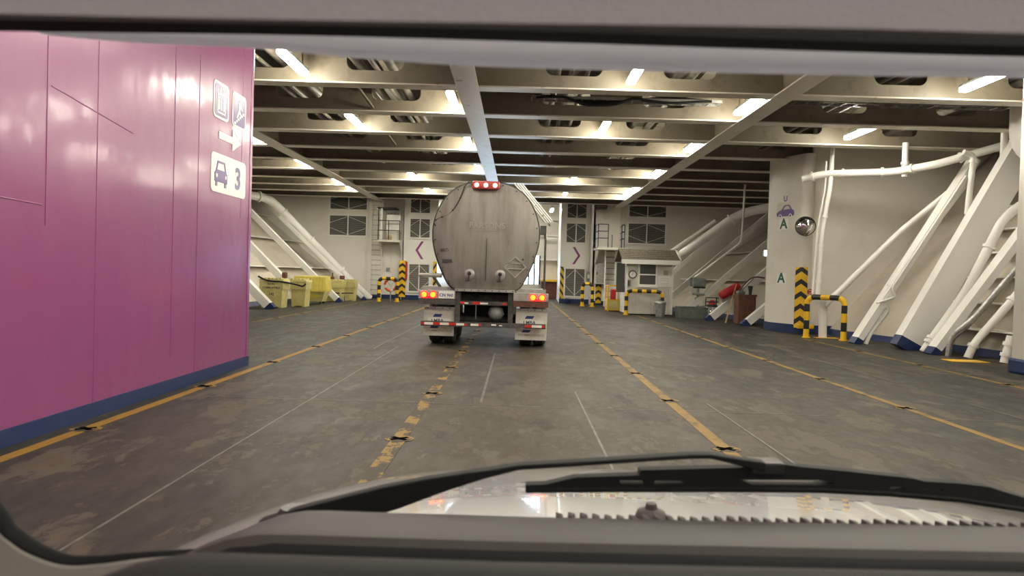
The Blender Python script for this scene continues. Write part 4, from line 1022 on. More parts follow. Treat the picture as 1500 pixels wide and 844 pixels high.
# ---------------------------------------------------------------- yellow bins on the left
def storage_bin(name, cx, cy, w, d, h, label, cat, words=None, inset=0.06, side_word=None):
    b = thing(name, (cx, cy, 0), label, cat)
    x0, x1, y0, y1 = cx - w / 2, cx + w / 2, cy - d / 2, cy + d / 2
    def taper(z0, z1, k0, k1, mk, nm, par=b):
        V = []
        for z, k in ((z0, k0), (z1, k1)): V += [(x0 + k, y0 + k, z), (x1 - k, y0 + k, z), (x1 - k, y1 - k, z), (x0 + k, y1 - k, z)]
        return MB().add(V, [(3, 2, 1, 0), (4, 5, 6, 7), (0, 1, 5, 4), (1, 2, 6, 5), (2, 3, 7, 6), (3, 0, 4, 7)]).build(nm, mk, par)
    body = taper(0.03, h * 0.62, inset, inset * 0.6, 'binyel', 'bin_body')
    taper(h * 0.62, h * 0.88, 0.0, 0.0, 'binyel', 'upper_band', body)
    lid = taper(h * 0.89, h * 0.955, -0.02, 0.0, 'binyel', 'lid')
    k = x0 + 0.03
    while k < x1 - 0.08:
        MB().box(k, k + 0.07, y0 - 0.01, y1, h * 0.955, h).build('lid_rib', 'binyel', lid); k += 0.14
    for x in (x0 + inset, x1 - inset - 0.1): MB().box(x, x + 0.1, y0 + inset, y1 - inset, 0.0, 0.05).build('skid', 'binyel', body)
    if words:
        for t, s, z in words: txt3(t, s, cx, z, 'decaldark', 'stencil', body, y0 + (0.002 if z > h * 0.62 else inset * 0.6) - 0.006, 0.003)
    return b
storage_bin('salt_bin', -9.02, 26.35, 0.86, 0.75, 1.10, 'yellow-green stencilled plastic bin nearest the purple casing', 'bin', [('NON', 0.11, 0.87), ('COMBUSTIBLE', 0.10, 0.74), ('142', 0.13, 0.5)])
storage_bin('salt_bin', -8.42, 27.6, 0.62, 0.75, 1.08, 'yellow-green plastic bin standing between stencilled bin and bright skip', 'bin', None)
storage_bin('salt_bin', -8.42, 32.8, 0.80, 0.8, 1.02, 'yellow-green plastic bin right of the bright yellow skip', 'bin', None)
storage_bin('salt_bin', -7.95, 33.9, 0.55, 0.6, 1.02, 'small yellow-green plastic bin nearest the big slanting pipe', 'bin', None)
o = MB().cbox(-8.72, -8.55, 26.2, 26.4, 1.10, 1.32, 0.04).build('drill_case', 'rust'); tag(o, 'small brown case lying on the stencilled bin', 'case')
o = MB().lathe([(0.09, 0), (0.09, 0.1), (0.03, 0.13), (0.03, 0.3), (0.0, 0.3)], (-8.55, 32.8, 1.02), 10).build('hand_pump', 'rust', smooth=40); tag(o, 'small dark pump on the bin behind the yellow skip', 'pump')
o = MB().cbox(-8.2, -8.0, 32.7, 32.9, 1.02, 1.2, 0.03).build('tool_lump', 'rust'); tag(o, 'small brown box on the bin behind the yellow skip', 'box')
hosep = smooth_path([(-9.46, 25.85, 1.15), (-9.2, 25.9, 1.02), (-8.9, 25.9, 0.98), (-8.6, 25.92, 0.97), (-8.4, 26.9, 0.86), (-8.2, 27.1, 0.80), (-8.1, 27.15, 0.90)], 5)
o = MB().tube(hosep, 0.03, 8).build('bungee_strap', 'black', smooth=60); tag(o, 'black strap slung across the stencilled yellow bins', 'strap')
o = MB().tube(smooth_path([(-8.7, 32.32, 0.50), (-8.4, 32.3, 0.48), (-8.2, 32.32, 0.40), (-7.75, 33.5, 0.38)], 5), 0.025, 8).build('bungee_strap', 'black', smooth=60); tag(o, 'black strap round the bins beside the big slanting pipe', 'strap')
sk2 = thing('waste_skip', (-8.75, 30.2, 0), 'bright yellow lidded plastic skip between the yellow-green bins', 'skip')
def taperbox(x0, x1, y0, y1, z0, z1, k0, k1, mk, nm, par):
    V = []
    for z, k in ((z0, k0), (z1, k1)): V += [(x0 + k, y0 + k, z), (x1 - k, y0 + k, z), (x1 - k, y1 - k, z), (x0 + k, y1 - k, z)]
    return MB().add(V, [(3, 2, 1, 0), (4, 5, 6, 7), (0, 1, 5, 4), (1, 2, 6, 5), (2, 3, 7, 6), (3, 0, 4, 7)]).build(nm, mk, par)
bd = taperbox(-9.45, -8.02, 29.7, 30.7, 0.10, 0.55, 0.2, 0.06, 'binyel', 'skip_body', sk2)
MB().box(-9.43, -8.04, 29.68, 30.72, 0.52, 0.58).build('rim', 'skipyel', bd)
MB().prism([(-8.9, 0.34), (-8.55, 0.47), (-8.2, 0.34), (-8.55, 0.2)], lambda a, b, t: (a, t + (0.55 - b) * 0.28, b), 29.745, 29.77).build('moulded_diamond', 'skipyel', bd)
lid = MB().add([(-9.45, 29.68, 0.58), (-8.02, 29.68, 0.58), (-8.02, 30.72, 0.58), (-9.45, 30.72, 0.58), (-9.40, 29.85, 1.14), (-8.07, 29.85, 1.14), (-8.07, 30.6, 1.18), (-9.40, 30.6, 1.18)],
               [(3, 2, 1, 0), (4, 5, 6, 7), (0, 1, 5, 4), (1, 2, 6, 5), (2, 3, 7, 6), (3, 0, 4, 7)]).build('lid', 'skipyel', sk2)
for k in range(7):
    if k == 3: continue
    x = -8.93 + k * 0.135; MB().bar((x, 29.69, 0.62), (x, 29.85, 1.12), 0.07, 0.03, up=(1, 0, 0)).build('lid_rib', 'skipyel', lid)
for x in (-9.2, -8.3):
    for y in (29.95, 30.45): MB().cyl((x - 0.03, y, 0.06), (x + 0.03, y, 0.06), 0.06, 10).build('castor', 'dark', sk2)

# ---------------------------------------------------------------- white booth with shingle roof
bx0, bx1, by0, by1 = 4.40, 6.30, 28.8, 30.4
bo = thing('deck_booth', ((bx0 + bx1) / 2, 29.6, 0), 'small white boarded booth with a brown shingle roof', 'booth')
M['board'] = mat('booth_board', (0.74, 0.71, 0.65), 0.5, col2=(0.64, 0.60, 0.52), scale=3)
MB().box(bx0 + 0.02, bx1 - 0.02, by0 + 0.02, by1, 0.06, 2.22).build('booth_body', 'board', bo)
nb_ = 13
for i in range(nb_):
    a = bx0 + (bx1 - bx0) * i / nb_; b = bx0 + (bx1 - bx0) * (i + 1) / nb_ - 0.012
    MB().box(a, b, by0, by0 + 0.03, 0.05, 2.2).build('wall_board', 'board', bo)
for i in range(10):
    a = by0 + (by1 - by0) * i / 10; MB().box(bx1 - 0.03, bx1, a, a + 0.148, 0.05, 2.2).build('wall_board', 'board', bo)
MB().prism([(by0 - 0.02, 2.2), (by1 + 0.02, 2.2), (29.6, 2.66)], lambda a, b, t: (t, a, b), bx1 - 0.06, bx1 + 0.01).build('gable', 'board', bo)
MB().prism([(by0 - 0.02, 2.2), (by1 + 0.02, 2.2), (29.6, 2.66)], lambda a, b, t: (t, a, b), bx0, bx0 + 0.06).build('gable', 'board', bo)
rf = MB().add([(bx0 - 0.22, by0 - 0.3, 2.22), (bx1 + 0.22, by0 - 0.3, 2.22), (bx1 + 0.22, 29.6, 2.70), (bx0 - 0.22, 29.6, 2.70), (bx1 + 0.22, by1 + 0.3, 2.22), (bx0 - 0.22, by1 + 0.3, 2.22),
               (bx0 - 0.22, by0 - 0.3, 2.17), (bx1 + 0.22, by0 - 0.3, 2.17), (bx1 + 0.22, 29.6, 2.65), (bx0 - 0.22, 29.6, 2.65), (bx1 + 0.22, by1 + 0.3, 2.17), (bx0 - 0.22, by1 + 0.3, 2.17)],
              [(0, 1, 2, 3), (3, 2, 4, 5), (7, 6, 9, 8), (8, 9, 11, 10), (0, 6, 7, 1), (5, 4, 10, 11), (1, 7, 8, 2), (2, 8, 10, 4), (0, 3, 9, 6), (3, 5, 11, 9)]).build('roof', 'shingle', bo)
# shingle courses (lapped rows of tabs)
for r in range(6):
    t0, t1 = r / 6, (r + 1.08) / 6; x = bx0 - 0.23 - (0.11 if r % 2 else 0)
    while x < bx1 + 0.2:
        xa, xb = max(x, bx0 - 0.23), min(x + 0.215, bx1 + 0.23)
        if xb - xa > 0.03:
            ya, za, yb, zb = by0 - 0.31 + 1.11 * t0, 2.225 + 0.48 * t0, by0 - 0.31 + 1.11 * min(t1, 1), 2.225 + 0.48 * min(t1, 1)
            MB().add([(xa, ya, za + 0.022), (xb, ya, za + 0.022), (xb, yb, zb + 0.006), (xa, yb, zb + 0.006), (xa, ya, za), (xb, ya, za), (xb, yb, zb), (xa, yb, zb)],
                     [(0, 1, 2, 3), (7, 6, 5, 4), (0, 4, 5, 1), (1, 5, 6, 2), (2, 6, 7, 3), (3, 7, 4, 0)]).build('shingle', 'shingle', rf)
        x += 0.22
MB().box(bx0 - 0.23, bx1 + 0.22, by0 - 0.34, by0 - 0.29, 2.06, 2.24).build('fascia', 'bright', rf)
for s, yy in ((1, by0 - 0.32), (-1, by1 + 0.32)):
    MB().bar((bx1 + 0.23, yy, 2.17), (bx1 + 0.23, 29.6, 2.64), 0.05, 0.16, up=(0, 0, 1)).build('bargeboard', 'bright', rf)
for x in (bx0 - 0.005, bx1 - 0.06): MB().box(x, x + 0.07, by0 - 0.02, by0 + 0.02, 0.05, 2.2).build('corner_trim', 'bright', bo)
win = MB().prism([(4.88, 1.18), (5.66, 1.18), (5.66, 2.12), (4.88, 2.12)], lambda a, b, t: (a, t, b), by0 - 0.04, by0 + 0.01, holes=[[(4.95, 1.25), (5.59, 1.25), (5.59, 1.62), (4.95, 1.62)], [(4.95, 1.67), (5.59, 1.67), (5.59, 2.05), (4.95, 2.05)]]).build('window_frame', 'bright', bo)
for z in (1.25, 1.67): MB().box(4.95, 5.59, by0 - 0.012, by0 - 0.004, z, z + 0.38).build('pane', 'glassdark', win)
MB().box(4.85, 5.69, by0 - 0.07, by0, 1.13, 1.18).build('window_sill', 'bright', win)
MB().box(bx0 - 0.34, bx0, 29.1, 29.14, 0.9, 2.1).build('side_window', 'glassdark', bo)
ck = thing('round_clock', (4.66, by0, 1.64), 'round white clock on the front of the booth', 'clock')
MB().lathe([(0.0, 0.0), (0.165, 0.0), (0.165, -0.04), (0.14, -0.05), (0.13, -0.035), (0.0, -0.035)], (4.66, by0 - 0.002, 1.64), 24, 0, 'y').build('clock_rim', 'dark', ck, smooth=30)
MB().lathe([(0.0, 0.0), (0.13, 0.0), (0.13, -0.006), (0.0, -0.006)], (4.66, by0 - 0.036, 1.64), 24, 0, 'y').build('clock_face', 'signwhite', ck)
MB().bar((4.66, by0 - 0.045, 1.64), (4.68, by0 - 0.045, 1.74), 0.012, 0.006, up=(0, 1, 0)).build('clock_hand', 'dark', ck)
MB().bar((4.66, by0 - 0.045, 1.64), (4.62, by0 - 0.045, 1.60), 0.014, 0.006, up=(0, 1, 0)).build('clock_hand', 'dark', ck)
nt_ = thing('notice_board', (5.97, by0, 1.18), 'white notice with faint lines on the booth, right of the window', 'notice')
MB().box(5.70, 6.27, by0 - 0.03, by0 - 0.002, 1.17, 1.62).build('board', 'signwhite', nt_)
for z in (1.50, 1.42, 1.30, 1.25): MB().box(5.78, 6.12, by0 - 0.033, by0 - 0.029, z, z + 0.012).build('text_line', 'decalpale', nt_)
o = MB().box(5.91, 6.10, by0 - 0.02, by0 - 0.002, 1.64, 1.83).build('small_notice', 'decalpale'); tag(o, 'small pinkish notice above the white notice board on the booth', 'notice')
ph_ = thing('telephone', (4.50, by0, 1.2), 'small grey telephone below the clock on the booth', 'telephone')
MB().cbox(4.46, 4.60, by0 - 0.07, by0 - 0.002, 1.16, 1.42, 0.015).build('phone_body', 'greymach', ph_)
MB().cbox(4.48, 4.53, by0 - 0.11, by0 - 0.07, 1.18, 1.40, 0.015).build('handset', 'dark', ph_)
# galvanised trash can
tcx_, tcy_ = 5.62, 27.8
tr = thing('trash_can', (tcx_, tcy_, 0), 'ribbed galvanised trash can beside the booth hoop guard', 'bin')
prof_ = [(0.0, 0.0), (0.17, 0.0)]
for i in range(12): prof_.append((0.175 + 0.035 * i / 11 + (0.006 if i % 2 else 0), 0.03 + i * 0.045))
prof_ += [(0.0, 0.53)]
MB().lathe(prof_, (tcx_, tcy_, 0), 24).build('can_body', 'galv', tr, smooth=30)
MB().lathe([(0.0, 0.53), (0.235, 0.53), (0.235, 0.56), (0.2, 0.60), (0.1, 0.63), (0.0, 0.635)], (tcx_, tcy_, 0), 24).build('lid', 'galv', tr, smooth=30)
MB().tube([(tcx_ - 0.06, tcy_, 0.62), (tcx_ - 0.05, tcy_, 0.67), (tcx_ + 0.05, tcy_, 0.67), (tcx_ + 0.06, tcy_, 0.62)], 0.012, 6).build('lid_handle', 'dark', tr)
# yellow work cage
wc = thing('work_cage', (4.42, 31.3, 0), 'yellow steel work cage with rails left of the booth', 'cage')
cx0, cx1, cy0, cy1 = 3.98, 4.86, 31.0, 31.8
MB().box(cx0, cx1, cy0, cy1, 0.05, 0.11).build('cage_floor', 'yellow', wc)
for x in (cx0, cx1):
    for y in (cy0, cy1): MB().box(x - 0.03, x + 0.03, y - 0.03, y + 0.03, 0.0, 1.15).build('cage_post', 'yellow', wc)
MB().box((cx0 + cx1) / 2 - 0.02, (cx0 + cx1) / 2 + 0.02, cy0 - 0.02, cy0 + 0.02, 0.1, 1.15).build('cage_post', 'yellow', wc)
for z in (0.5, 1.12):
    for y in (cy0, cy1): MB().box(cx0, cx1, y - 0.025, y + 0.025, z - 0.02, z + 0.03).build('cage_rail', 'yellow', wc)
    for x in (cx0, cx1): MB().box(x - 0.025, x + 0.025, cy0, cy1, z - 0.02, z + 0.03).build('cage_rail', 'yellow', wc)
for x0_, x1_ in ((cx0 + 0.03, (cx0 + cx1) / 2 - 0.02), ((cx0 + cx1) / 2 + 0.02, cx1 - 0.03)): MB().box(x0_, x1_, cy0 - 0.012, cy0 + 0.012, 0.11, 0.5).build('mesh_panel', 'binyel', wc)
MB().box(cx0 - 0.012, cx0 + 0.012, cy0, cy1, 0.11, 0.5).build('mesh_panel', 'binyel', wc); MB().box(cx0, cx1, cy1 - 0.012, cy1 + 0.012, 0.11, 0.5).build('mesh_panel', 'binyel', wc)
o = MB().cbox(4.10, 4.34, 31.1, 31.3, 0.50, 0.98, 0.05).build('red_bucket', 'redpaint'); o.parent = None; tag(o, 'small red container in the yellow work cage', 'container')
MB().box(4.08, 4.36, 31.05, 31.35, 0.11, 0.50).build('tool_box', 'greymach', wc)
# long trough, grinder, vacuum, bag, drum, tools on the right
tg = thing('long_trough', (6.8, 27.6, 0), 'long grey-green trough on the deck right of the booth', 'trough')
MB().prism([(6.28, 0.42), (7.45, 0.42), (7.45, 0.0), (6.28, 0.0)], lambda a, b, t: (a, t, b), 27.4, 27.46).build('trough_side', 'trough', tg)
MB().box(6.28, 7.45, 28.0, 28.06, 0.0, 0.42).build('trough_side', 'trough', tg)
for x in (6.28, 7.40): MB().box(x, x + 0.05, 27.46, 28.0, 0.0, 0.42).build('trough_end', 'trough', tg)
MB().box(6.3, 7.43, 27.42, 28.04, 0.04, 0.08).build('trough_floor', 'trough', tg)
MB().box(6.26, 7.47, 27.37, 27.47, 0.40, 0.44).build('trough_rim', 'trough', tg)
MB().box(6.26, 7.47, 27.99, 28.08, 0.40, 0.44).build('trough_rim', 'trough', tg)
dp = thing('drill_press', (7.3, 28.6, 0), 'grey bench drill standing behind the trough', 'machine')
MB().cyl((7.3, 28.7, 0.0), (7.3, 28.7, 1.2), 0.05, 12).build('column', 'galv', dp, smooth=40)
MB().cbox(7.02, 7.56, 28.45, 28.95, 1.22, 1.58, 0.05).build('drill_head', 'greymach', dp)
MB().cbox(7.06, 7.52, 28.4, 28.6, 1.16, 1.22, 0.01).build('head_skirt', 'dark', dp)
MB().cbox(7.1, 7.5, 28.4, 28.8, 0.88, 0.95, 0.01).build('drill_table', 'greymach', dp)
MB().cyl((7.26, 28.5, 0.95), (7.26, 28.5, 1.2), 0.03, 10).build('spindle', 'galv', dp)
MB().tube([(7.0, 28.5, 1.08), (6.85, 28.45, 1.02)], 0.015, 6).build('feed_lever', 'bright', dp)
MB().cbox(7.05, 7.55, 28.45, 28.95, 0.0, 0.06, 0.01).build('base_plate', 'greymach', dp)
MB().prism([(6.98, 0.06), (7.2, 0.06), (7.2, 0.8)], lambda a, b, t: (a, t, b), 28.6, 28.7).build('base_gusset', 'greymach', dp)
va = thing('wet_vacuum', (7.42, 27.0, 0), 'chrome drum wet vacuum with red top beside the trough', 'vacuum')
MB().lathe([(0.0, 0.12), (0.17, 0.12), (0.18, 0.14), (0.18, 0.32), (0.19, 0.335), (0.18, 0.35), (0.18, 0.50), (0.0, 0.50)], (7.42, 27.0, 0), 24).build('drum', 'chrome', va, smooth=30)
MB().lathe([(0.0, 0.49), (0.21, 0.49), (0.21, 0.54), (0.16, 0.58), (0.0, 0.58)], (7.42, 27.0, 0), 20).build('collar', 'dark', va, smooth=30)
MB().lathe([(0.0, 0.57), (0.13, 0.57), (0.12, 0.68), (0.07, 0.74), (0.0, 0.75)], (7.42, 27.0, 0), 18).build('motor_head', 'redpaint', va, smooth=40)
for z in (0.68, 0.84): MB().tube(fillet([(7.22, 27.15, 0.5), (7.22, 27.15, z), (7.22, 26.85, z), (7.62, 26.85, z), (7.62, 27.15, z), (7.62, 27.15, 0.5)], 0.05), 0.018, 8).build('push_frame', 'dark', va, smooth=50)
for a in range(4):
    px_, py_ = 7.42 + 0.16 * math.cos(a * PI / 2 + 0.78), 27.0 + 0.16 * math.sin(a * PI / 2 + 0.78)
    MB().cyl((px_ - 0.02, py_, 0.05), (px_ + 0.02, py_, 0.05), 0.05, 10).build('castor', 'dark', va); MB().box(px_ - 0.02, px_ + 0.02, py_ - 0.02, py_ + 0.02, 0.05, 0.14).build('castor_fork', 'dark', va)
bagp = [Vector((7.38, 25.85, 0.92)) + Vector((0.72, 0, 0.42)) * t for t in (0, 0.04, 0.3, 0.5, 0.7, 0.96, 1.0)]
bg_ = thing('red_fire_hose_bag', (7.68, 25.85, 0.9), 'red rolled bag strapped on a slanting white frame', 'bag')
MB().tube(bagp, [0.10, 0.15, 0.165, 0.16, 0.165, 0.15, 0.10], 16).build('bag_body', 'red', bg_, smooth=40)
for t in (0.3, 0.7):
    c = Vector((7.38, 25.85, 0.92)) + Vector((0.72, 0, 0.42)) * t; dd = Vector((0.72, 0, 0.42)).normalized(); u1 = Vector((0, 1, 0)); u2 = dd.cross(u1)
    MB().tube([c + (u1 * math.cos(2 * PI * k / 16) + u2 * math.sin(2 * PI * k / 16)) * 0.17 for k in range(16)], 0.012, 5, closed=True).build('strap', 'redpaint', bg_)
MB().bar((7.44, 25.85, 0.78), (8.20, 25.85, 1.20), 0.2, 0.025, up=(0, 1, 0)).build('cradle', 'galv', bg_)
MB().bar((8.20, 25.85, 1.20), (8.58, 25.85, 1.62), 0.05, 0.02, up=(0, 1, 0)).build('cradle', 'galv', bg_)
MB().bar((7.53, 25.85, 0.78), (7.53, 26.2, 0.86), 0.03, 0.03).build('cradle_bracket', 'galv', bg_); MB().bar((8.08, 25.85, 1.1), (8.08, 26.15, 1.22), 0.03, 0.03).build('cradle_bracket', 'galv', bg_)
dr = thing('rusty_drum', (7.92, 24.6, 0), 'rusty brown steel locker with tools standing on it, left of the pillar', 'drum')
MB().cbox(7.60, 8.20, 24.35, 24.9, 0.02, 1.02, 0.03).build('locker_body', 'rust', dr)
for z in (0.3, 0.55, 0.8): MB().box(7.61, 8.06, 24.335, 24.36, z, z + 0.02).build('locker_rib', 'rust', dr)
MB().box(7.58, 8.22, 24.33, 24.92, 0.98, 1.04).build('locker_top', 'rust', dr)
for x in (7.63, 8.1): MB().box(x, x + 0.06, 24.4, 24.85, 0.0, 0.04).build('locker_foot', 'dark', dr)
o = MB().cbox(7.62, 7.86, 24.45, 24.8, 1.04, 1.16, 0.04).build('green_cushion', 'trough'); tag(o, 'dull green bundle on the rusty locker', 'bundle')
o = MB().lathe([(0.0, 0), (0.05, 0), (0.06, 0.12), (0.09, 0.3), (0.085, 0.3), (0.0, 0.28)], (8.03, 24.5, 1.04), 12).build('dark_cup', 'dark', smooth=30); tag(o, 'dark open cup on the rusty locker', 'cup')
o = MB().cyl((8.14, 24.55, 1.04), (8.14, 24.55, 1.24), 0.04, 10).build('white_can', 'signwhite', smooth=40); tag(o, 'small white can on the rusty locker', 'can')
o = MB().tube([(7.4, 25.1, 0.0), (7.62, 25.3, 0.7), (7.86, 25.5, 1.4)], [0.03, 0.02, 0.018], 8).build('broom_handle', 'wood', smooth=60); tag(o, 'light wooden pole leaning between the red bag and rusty locker', 'pole')
o = MB().tube(smooth_path([(7.85, 25.2, 1.15), (8.2, 25.2, 1.55), (8.45, 25.2, 1.66), (8.75, 25.2, 1.63)], 4), 0.025, 8).build('pry_bar', 'rust', smooth=60); tag(o, 'dark bent bar lying on the slanting frame above the red bag', 'bar')
pp = thing('posted_notice', (8.1, 26.9, 0.95), 'pale notice on the hull wall behind the red bag', 'notice')
MB().box(7.85, 8.5, 26.9, 26.92, 0.85, 1.35).build('notice_sheet', 'white', pp); MB().box(7.88, 8.0, 26.89, 26.905, 0.95, 1.3).build('notice_sheet', 'signwhite', pp)
ex = thing('exit_sign', (8.85, 25.0, 2.5), 'lit blue-white exit sign beside the pillar', 'sign')
MB().cbox(8.40, 8.78, 24.4, 24.48, 2.36, 2.6, 0.015).build('sign_box', 'bright', ex); MB().box(8.43, 8.75, 24.385, 24.402, 2.39, 2.57).build('sign_face', 'exit', ex)
MB().bar((8.6, 24.45, 2.58), (9.9, 24.45, 2.75), 0.03, 0.03).build('sign_arm', 'galv', ex)
# yellow deck plates
for x, y, w, d, lab in ((9.2, 14.55, 0.75, 0.42, 'flat yellow marking plate at the foot of the right-hand pipes'), (8.55, 19.6, 0.6, 0.25, 'flat yellow marking plate under the hoop guard by the pillar')):
    o = MB().cbox(x - w / 2, x + w / 2, y - d / 2, y + d / 2, 0.0, 0.012, 0.003).build('deck_plate', 'yellow'); tag(o, lab, 'plate')

# ================================================================ the motorhome we look out of
VX = 0.35
MH = thing('motorhome', (VX, 1.0, 0), 'white motorhome front seen from the cab: bonnet, wiper, dark dash and grey header', 'motorhome')
# bonnet: convex, glossy
def hood_z(x, y):
    t = y - 1.02
    if t < 1.13: z = 1.138 - 0.122 * t - 0.066 * t * t if t > 0 else 1.138 - 0.122 * t
    else: z = 1.138 - 0.122 * 1.13 - 0.066 * 1.13 ** 2 - (0.122 + 0.132 * 1.13) * (t - 1.13) - 2.2 * (t - 1.13) ** 2
    dx = abs(x - VX)
    return z - 0.137 * dx ** 3.3 - (2.0 * (dx - 0.95) ** 2 if dx > 0.95 else 0)
mb = MB(); xs = [VX - 1.05 + 2.1 * i / 56 for i in range(57)]; ys = [1.02 + 1.45 * j / 40 for j in range(41)]
V = [(x, y, hood_z(x, y)) for y in ys for x in xs]; nx = len(xs)
F = [(j * nx + i, j * nx + i + 1, (j + 1) * nx + i + 1, (j + 1) * nx + i) for j in range(len(ys) - 1) for i in range(nx - 1)]
mb.add(V, F)
hood = mb.build('bonnet', 'car_paint', MH, smooth=80)
sd = hood.modifiers.new('thickness', 'SOLIDIFY'); sd.thickness = 0.012; sd.offset = -1
nz = MB().lathe([(0.026, -0.03), (0.026, 0.0), (0.021, 0.012), (0.010, 0.016), (0.008, 0.024), (0.0, 0.025)], (0.219, 1.10, 1.126), 16).build('washer_nozzle', 'cowl', hood, smooth=50)
# front body and wheels below the bonnet
fb = MB(); V = []
zlow = 0.35
edge = [(VX - 1.05, 1.02)] + [(VX - 1.05, y) for y in ys[4::4]] + [(x, ys[-1]) for x in xs[4::4]] + [(VX + 1.05, y) for y in ys[-5::-4]]
for x, y in edge: V += [(x, y, hood_z(x, y) - 0.02), (x, y, zlow)]
fb.add(V, [(2 * i, 2 * i + 1, 2 * i + 3, 2 * i + 2) for i in range(len(edge) - 1)])
fbo = fb.build('front_body', 'car_paint', MH, smooth=40); m_ = fbo.modifiers.new('thickness', 'SOLIDIFY'); m_.thickness = 0.02
for sx in (-1, 1):
    w_ = MB().lathe([(0.2, -0.1), (0.31, -0.11), (0.34, -0.08), (0.34, 0.08), (0.31, 0.11), (0.2, 0.1)], (VX + sx * 0.88, 1.55, 0.34), 28, axis='x').build('wheel', 'tyre', MH, smooth=35)
    MB().lathe([(0.0, -0.06), (0.2, -0.08), (0.2, 0.08), (0.0, 0.06)], (VX + sx * 0.88, 1.55, 0.34), 20, axis='x').build('rim', 'alu', w_, smooth=30)
# wiper: arm plate, thin rod, blade with slots
arm_up = [(-0.345, 1.151), (-0.289, 1.171), (-0.233, 1.187), (-0.177, 1.203), (-0.116, 1.217), (-0.056, 1.228), (-0.037, 1.231), (0.01, 1.240), (0.14, 1.252), (0.243, 1.262), (0.271, 1.263), (0.318, 1.257), (0.346, 1.254)]
arm_lo = [(-0.345, 1.143), (-0.261, 1.151), (-0.195, 1.161), (-0.157, 1.173), (-0.12, 1.188), (-0.083, 1.203), (-0.055, 1.213), (-0.035, 1.220), (0.01, 1.233), (0.141, 1.246), (0.243, 1.256), (0.271, 1.257), (0.313, 1.248), (0.346, 1.241)]
wa = MB().prism(arm_up + arm_lo[::-1], lambda a, b, t: (a, t, b), 0.962, 0.982).build('wiper_arm', 'black', MH)
bv = wa.modifiers.new('bevel', 'BEVEL'); bv.width = 0.002; bv.segments = 2; bv.limit_method = 'ANGLE'
MB().lathe([(0.0, 0.0), (0.028, 0.0), (0.028, 0.02), (0.02, 0.03), (0.0, 0.03)], (-0.30, 0.985, 1.135), 18).build('pivot_cap', 'blackp', wa, smooth=40)
bl_up = [(0.02, 1.21), (0.048, 1.212), (0.088, 1.223), (0.176, 1.229), (0.177, 1.236), (0.317, 1.244), (0.331, 1.251), (0.349, 1.254), (0.392, 1.248), (0.425, 1.246), (0.548, 1.237), (0.567, 1.233), (0.614, 1.232), (0.656, 1.228), (0.68, 1.221), (0.765, 1.2)]
bl_lo = [(0.766, 1.188), (0.7, 1.197), (0.615, 1.207), (0.521, 1.212), (0.426, 1.214), (0.332, 1.212), (0.143, 1.206), (0.02, 1.2)]
hol = [[(0.149, 1.221), (0.183, 1.222), (0.184, 1.217), (0.15, 1.216)], [(0.197, 1.222), (0.237, 1.223), (0.237, 1.219), (0.197, 1.217)], [(0.303, 1.228), (0.322, 1.227), (0.421, 1.23), (0.449, 1.228), (0.421, 1.223), (0.332, 1.221)],
       [(0.52, 1.224), (0.541, 1.225), (0.541, 1.221), (0.52, 1.22)], [(0.562, 1.223), (0.592, 1.223), (0.593, 1.22), (0.563, 1.22)]]
wb = MB().prism(bl_up + bl_lo, lambda a, b, t: (a, t, b), 0.972, 0.990, holes=hol).build('wiper_blade', 'black', wa)
MB().tube([(0.02, 0.975, 1.203)] + [(a, 0.975, b + 0.002) for a, b in bl_lo[::-1][1:]], 0.005, 6).build('rubber_strip', 'black', wa, smooth=60)
MB().cbox(0.326, 0.372, 0.965, 0.995, 1.236, 1.254, 0.003).build('blade_clip', 'blackp', wa)
# windscreen pane
def glass_y(x, z): return 0.95 - 0.40 * (z - 1.12) - 0.12 * (x - VX) ** 2
mb = MB(); xs2 = [VX - 1.02 + 2.04 * i / 24 for i in range(25)]; zs2 = [1.10 + 0.72 * j / 8 for j in range(9)]
V = [(x, glass_y(x, z), z) for z in zs2 for x in xs2]; nx = len(xs2)
mb.add(V, [(j * nx + i, j * nx + i + 1, (j + 1) * nx + i + 1, (j + 1) * nx + i) for j in range(8) for i in range(nx - 1)])
gl = mb.build('windscreen', 'glass', MH, smooth=80)
# rubber seal in the lower left corner and pillar trims
seal = smooth_path([(-0.678, 0.62, 1.90), (-0.661, 0.68, 1.63), (-0.636, 0.73, 1.446), (-0.598, 0.75, 1.294), (-0.545, 0.75, 1.219), (-0.526, 0.75, 1.201), (-0.504, 0.75, 1.188), (-0.471, 0.75, 1.178), (-0.434, 0.75, 1.180), (-0.387, 0.75, 1.187), (-0.325, 0.76, 1.19)], 4)
sr = [0.012] * 17 + [0.010 - 0.006 * max(0, (i - 22) / max(1, len(seal) - 23)) for i in range(17, len(seal))]
MB().tube(seal, sr, 10).build('windscreen_seal', 'black', MH, smooth=60)
pt_ = MB(); inner = [(p.x, p.z) for p in seal[8:]]
low = [(-0.325, 1.02), (-0.80, 1.02), (-0.80, inner[0][1])]
pt_.prism(inner + low, lambda a, b, t: (a, t - 0.0, b), 0.735, 0.765).build('corner_trim', 'trim', MH)
MB().prism([(-0.60, 1.09), (-0.47, 1.155), (-0.43, 1.162), (-0.35, 1.172), (-0.27, 1.175), (-0.27, 1.02), (-0.60, 1.02)], lambda a, b, t: (a, t, b), 0.70, 0.725).build('corner_trim', 'trimlight', MH)
MB().tube([(p.x - 0.06, p.y, p.z) for p in seal[:9]], 0.055, 12).build('pillar_trim', 'trim', MH, smooth=60)
MB().tube([(VX + 1.06 , p.y, p.z) for p in seal[:9]], 0.055, 12).build('pillar_trim', 'trim', MH, smooth=60)
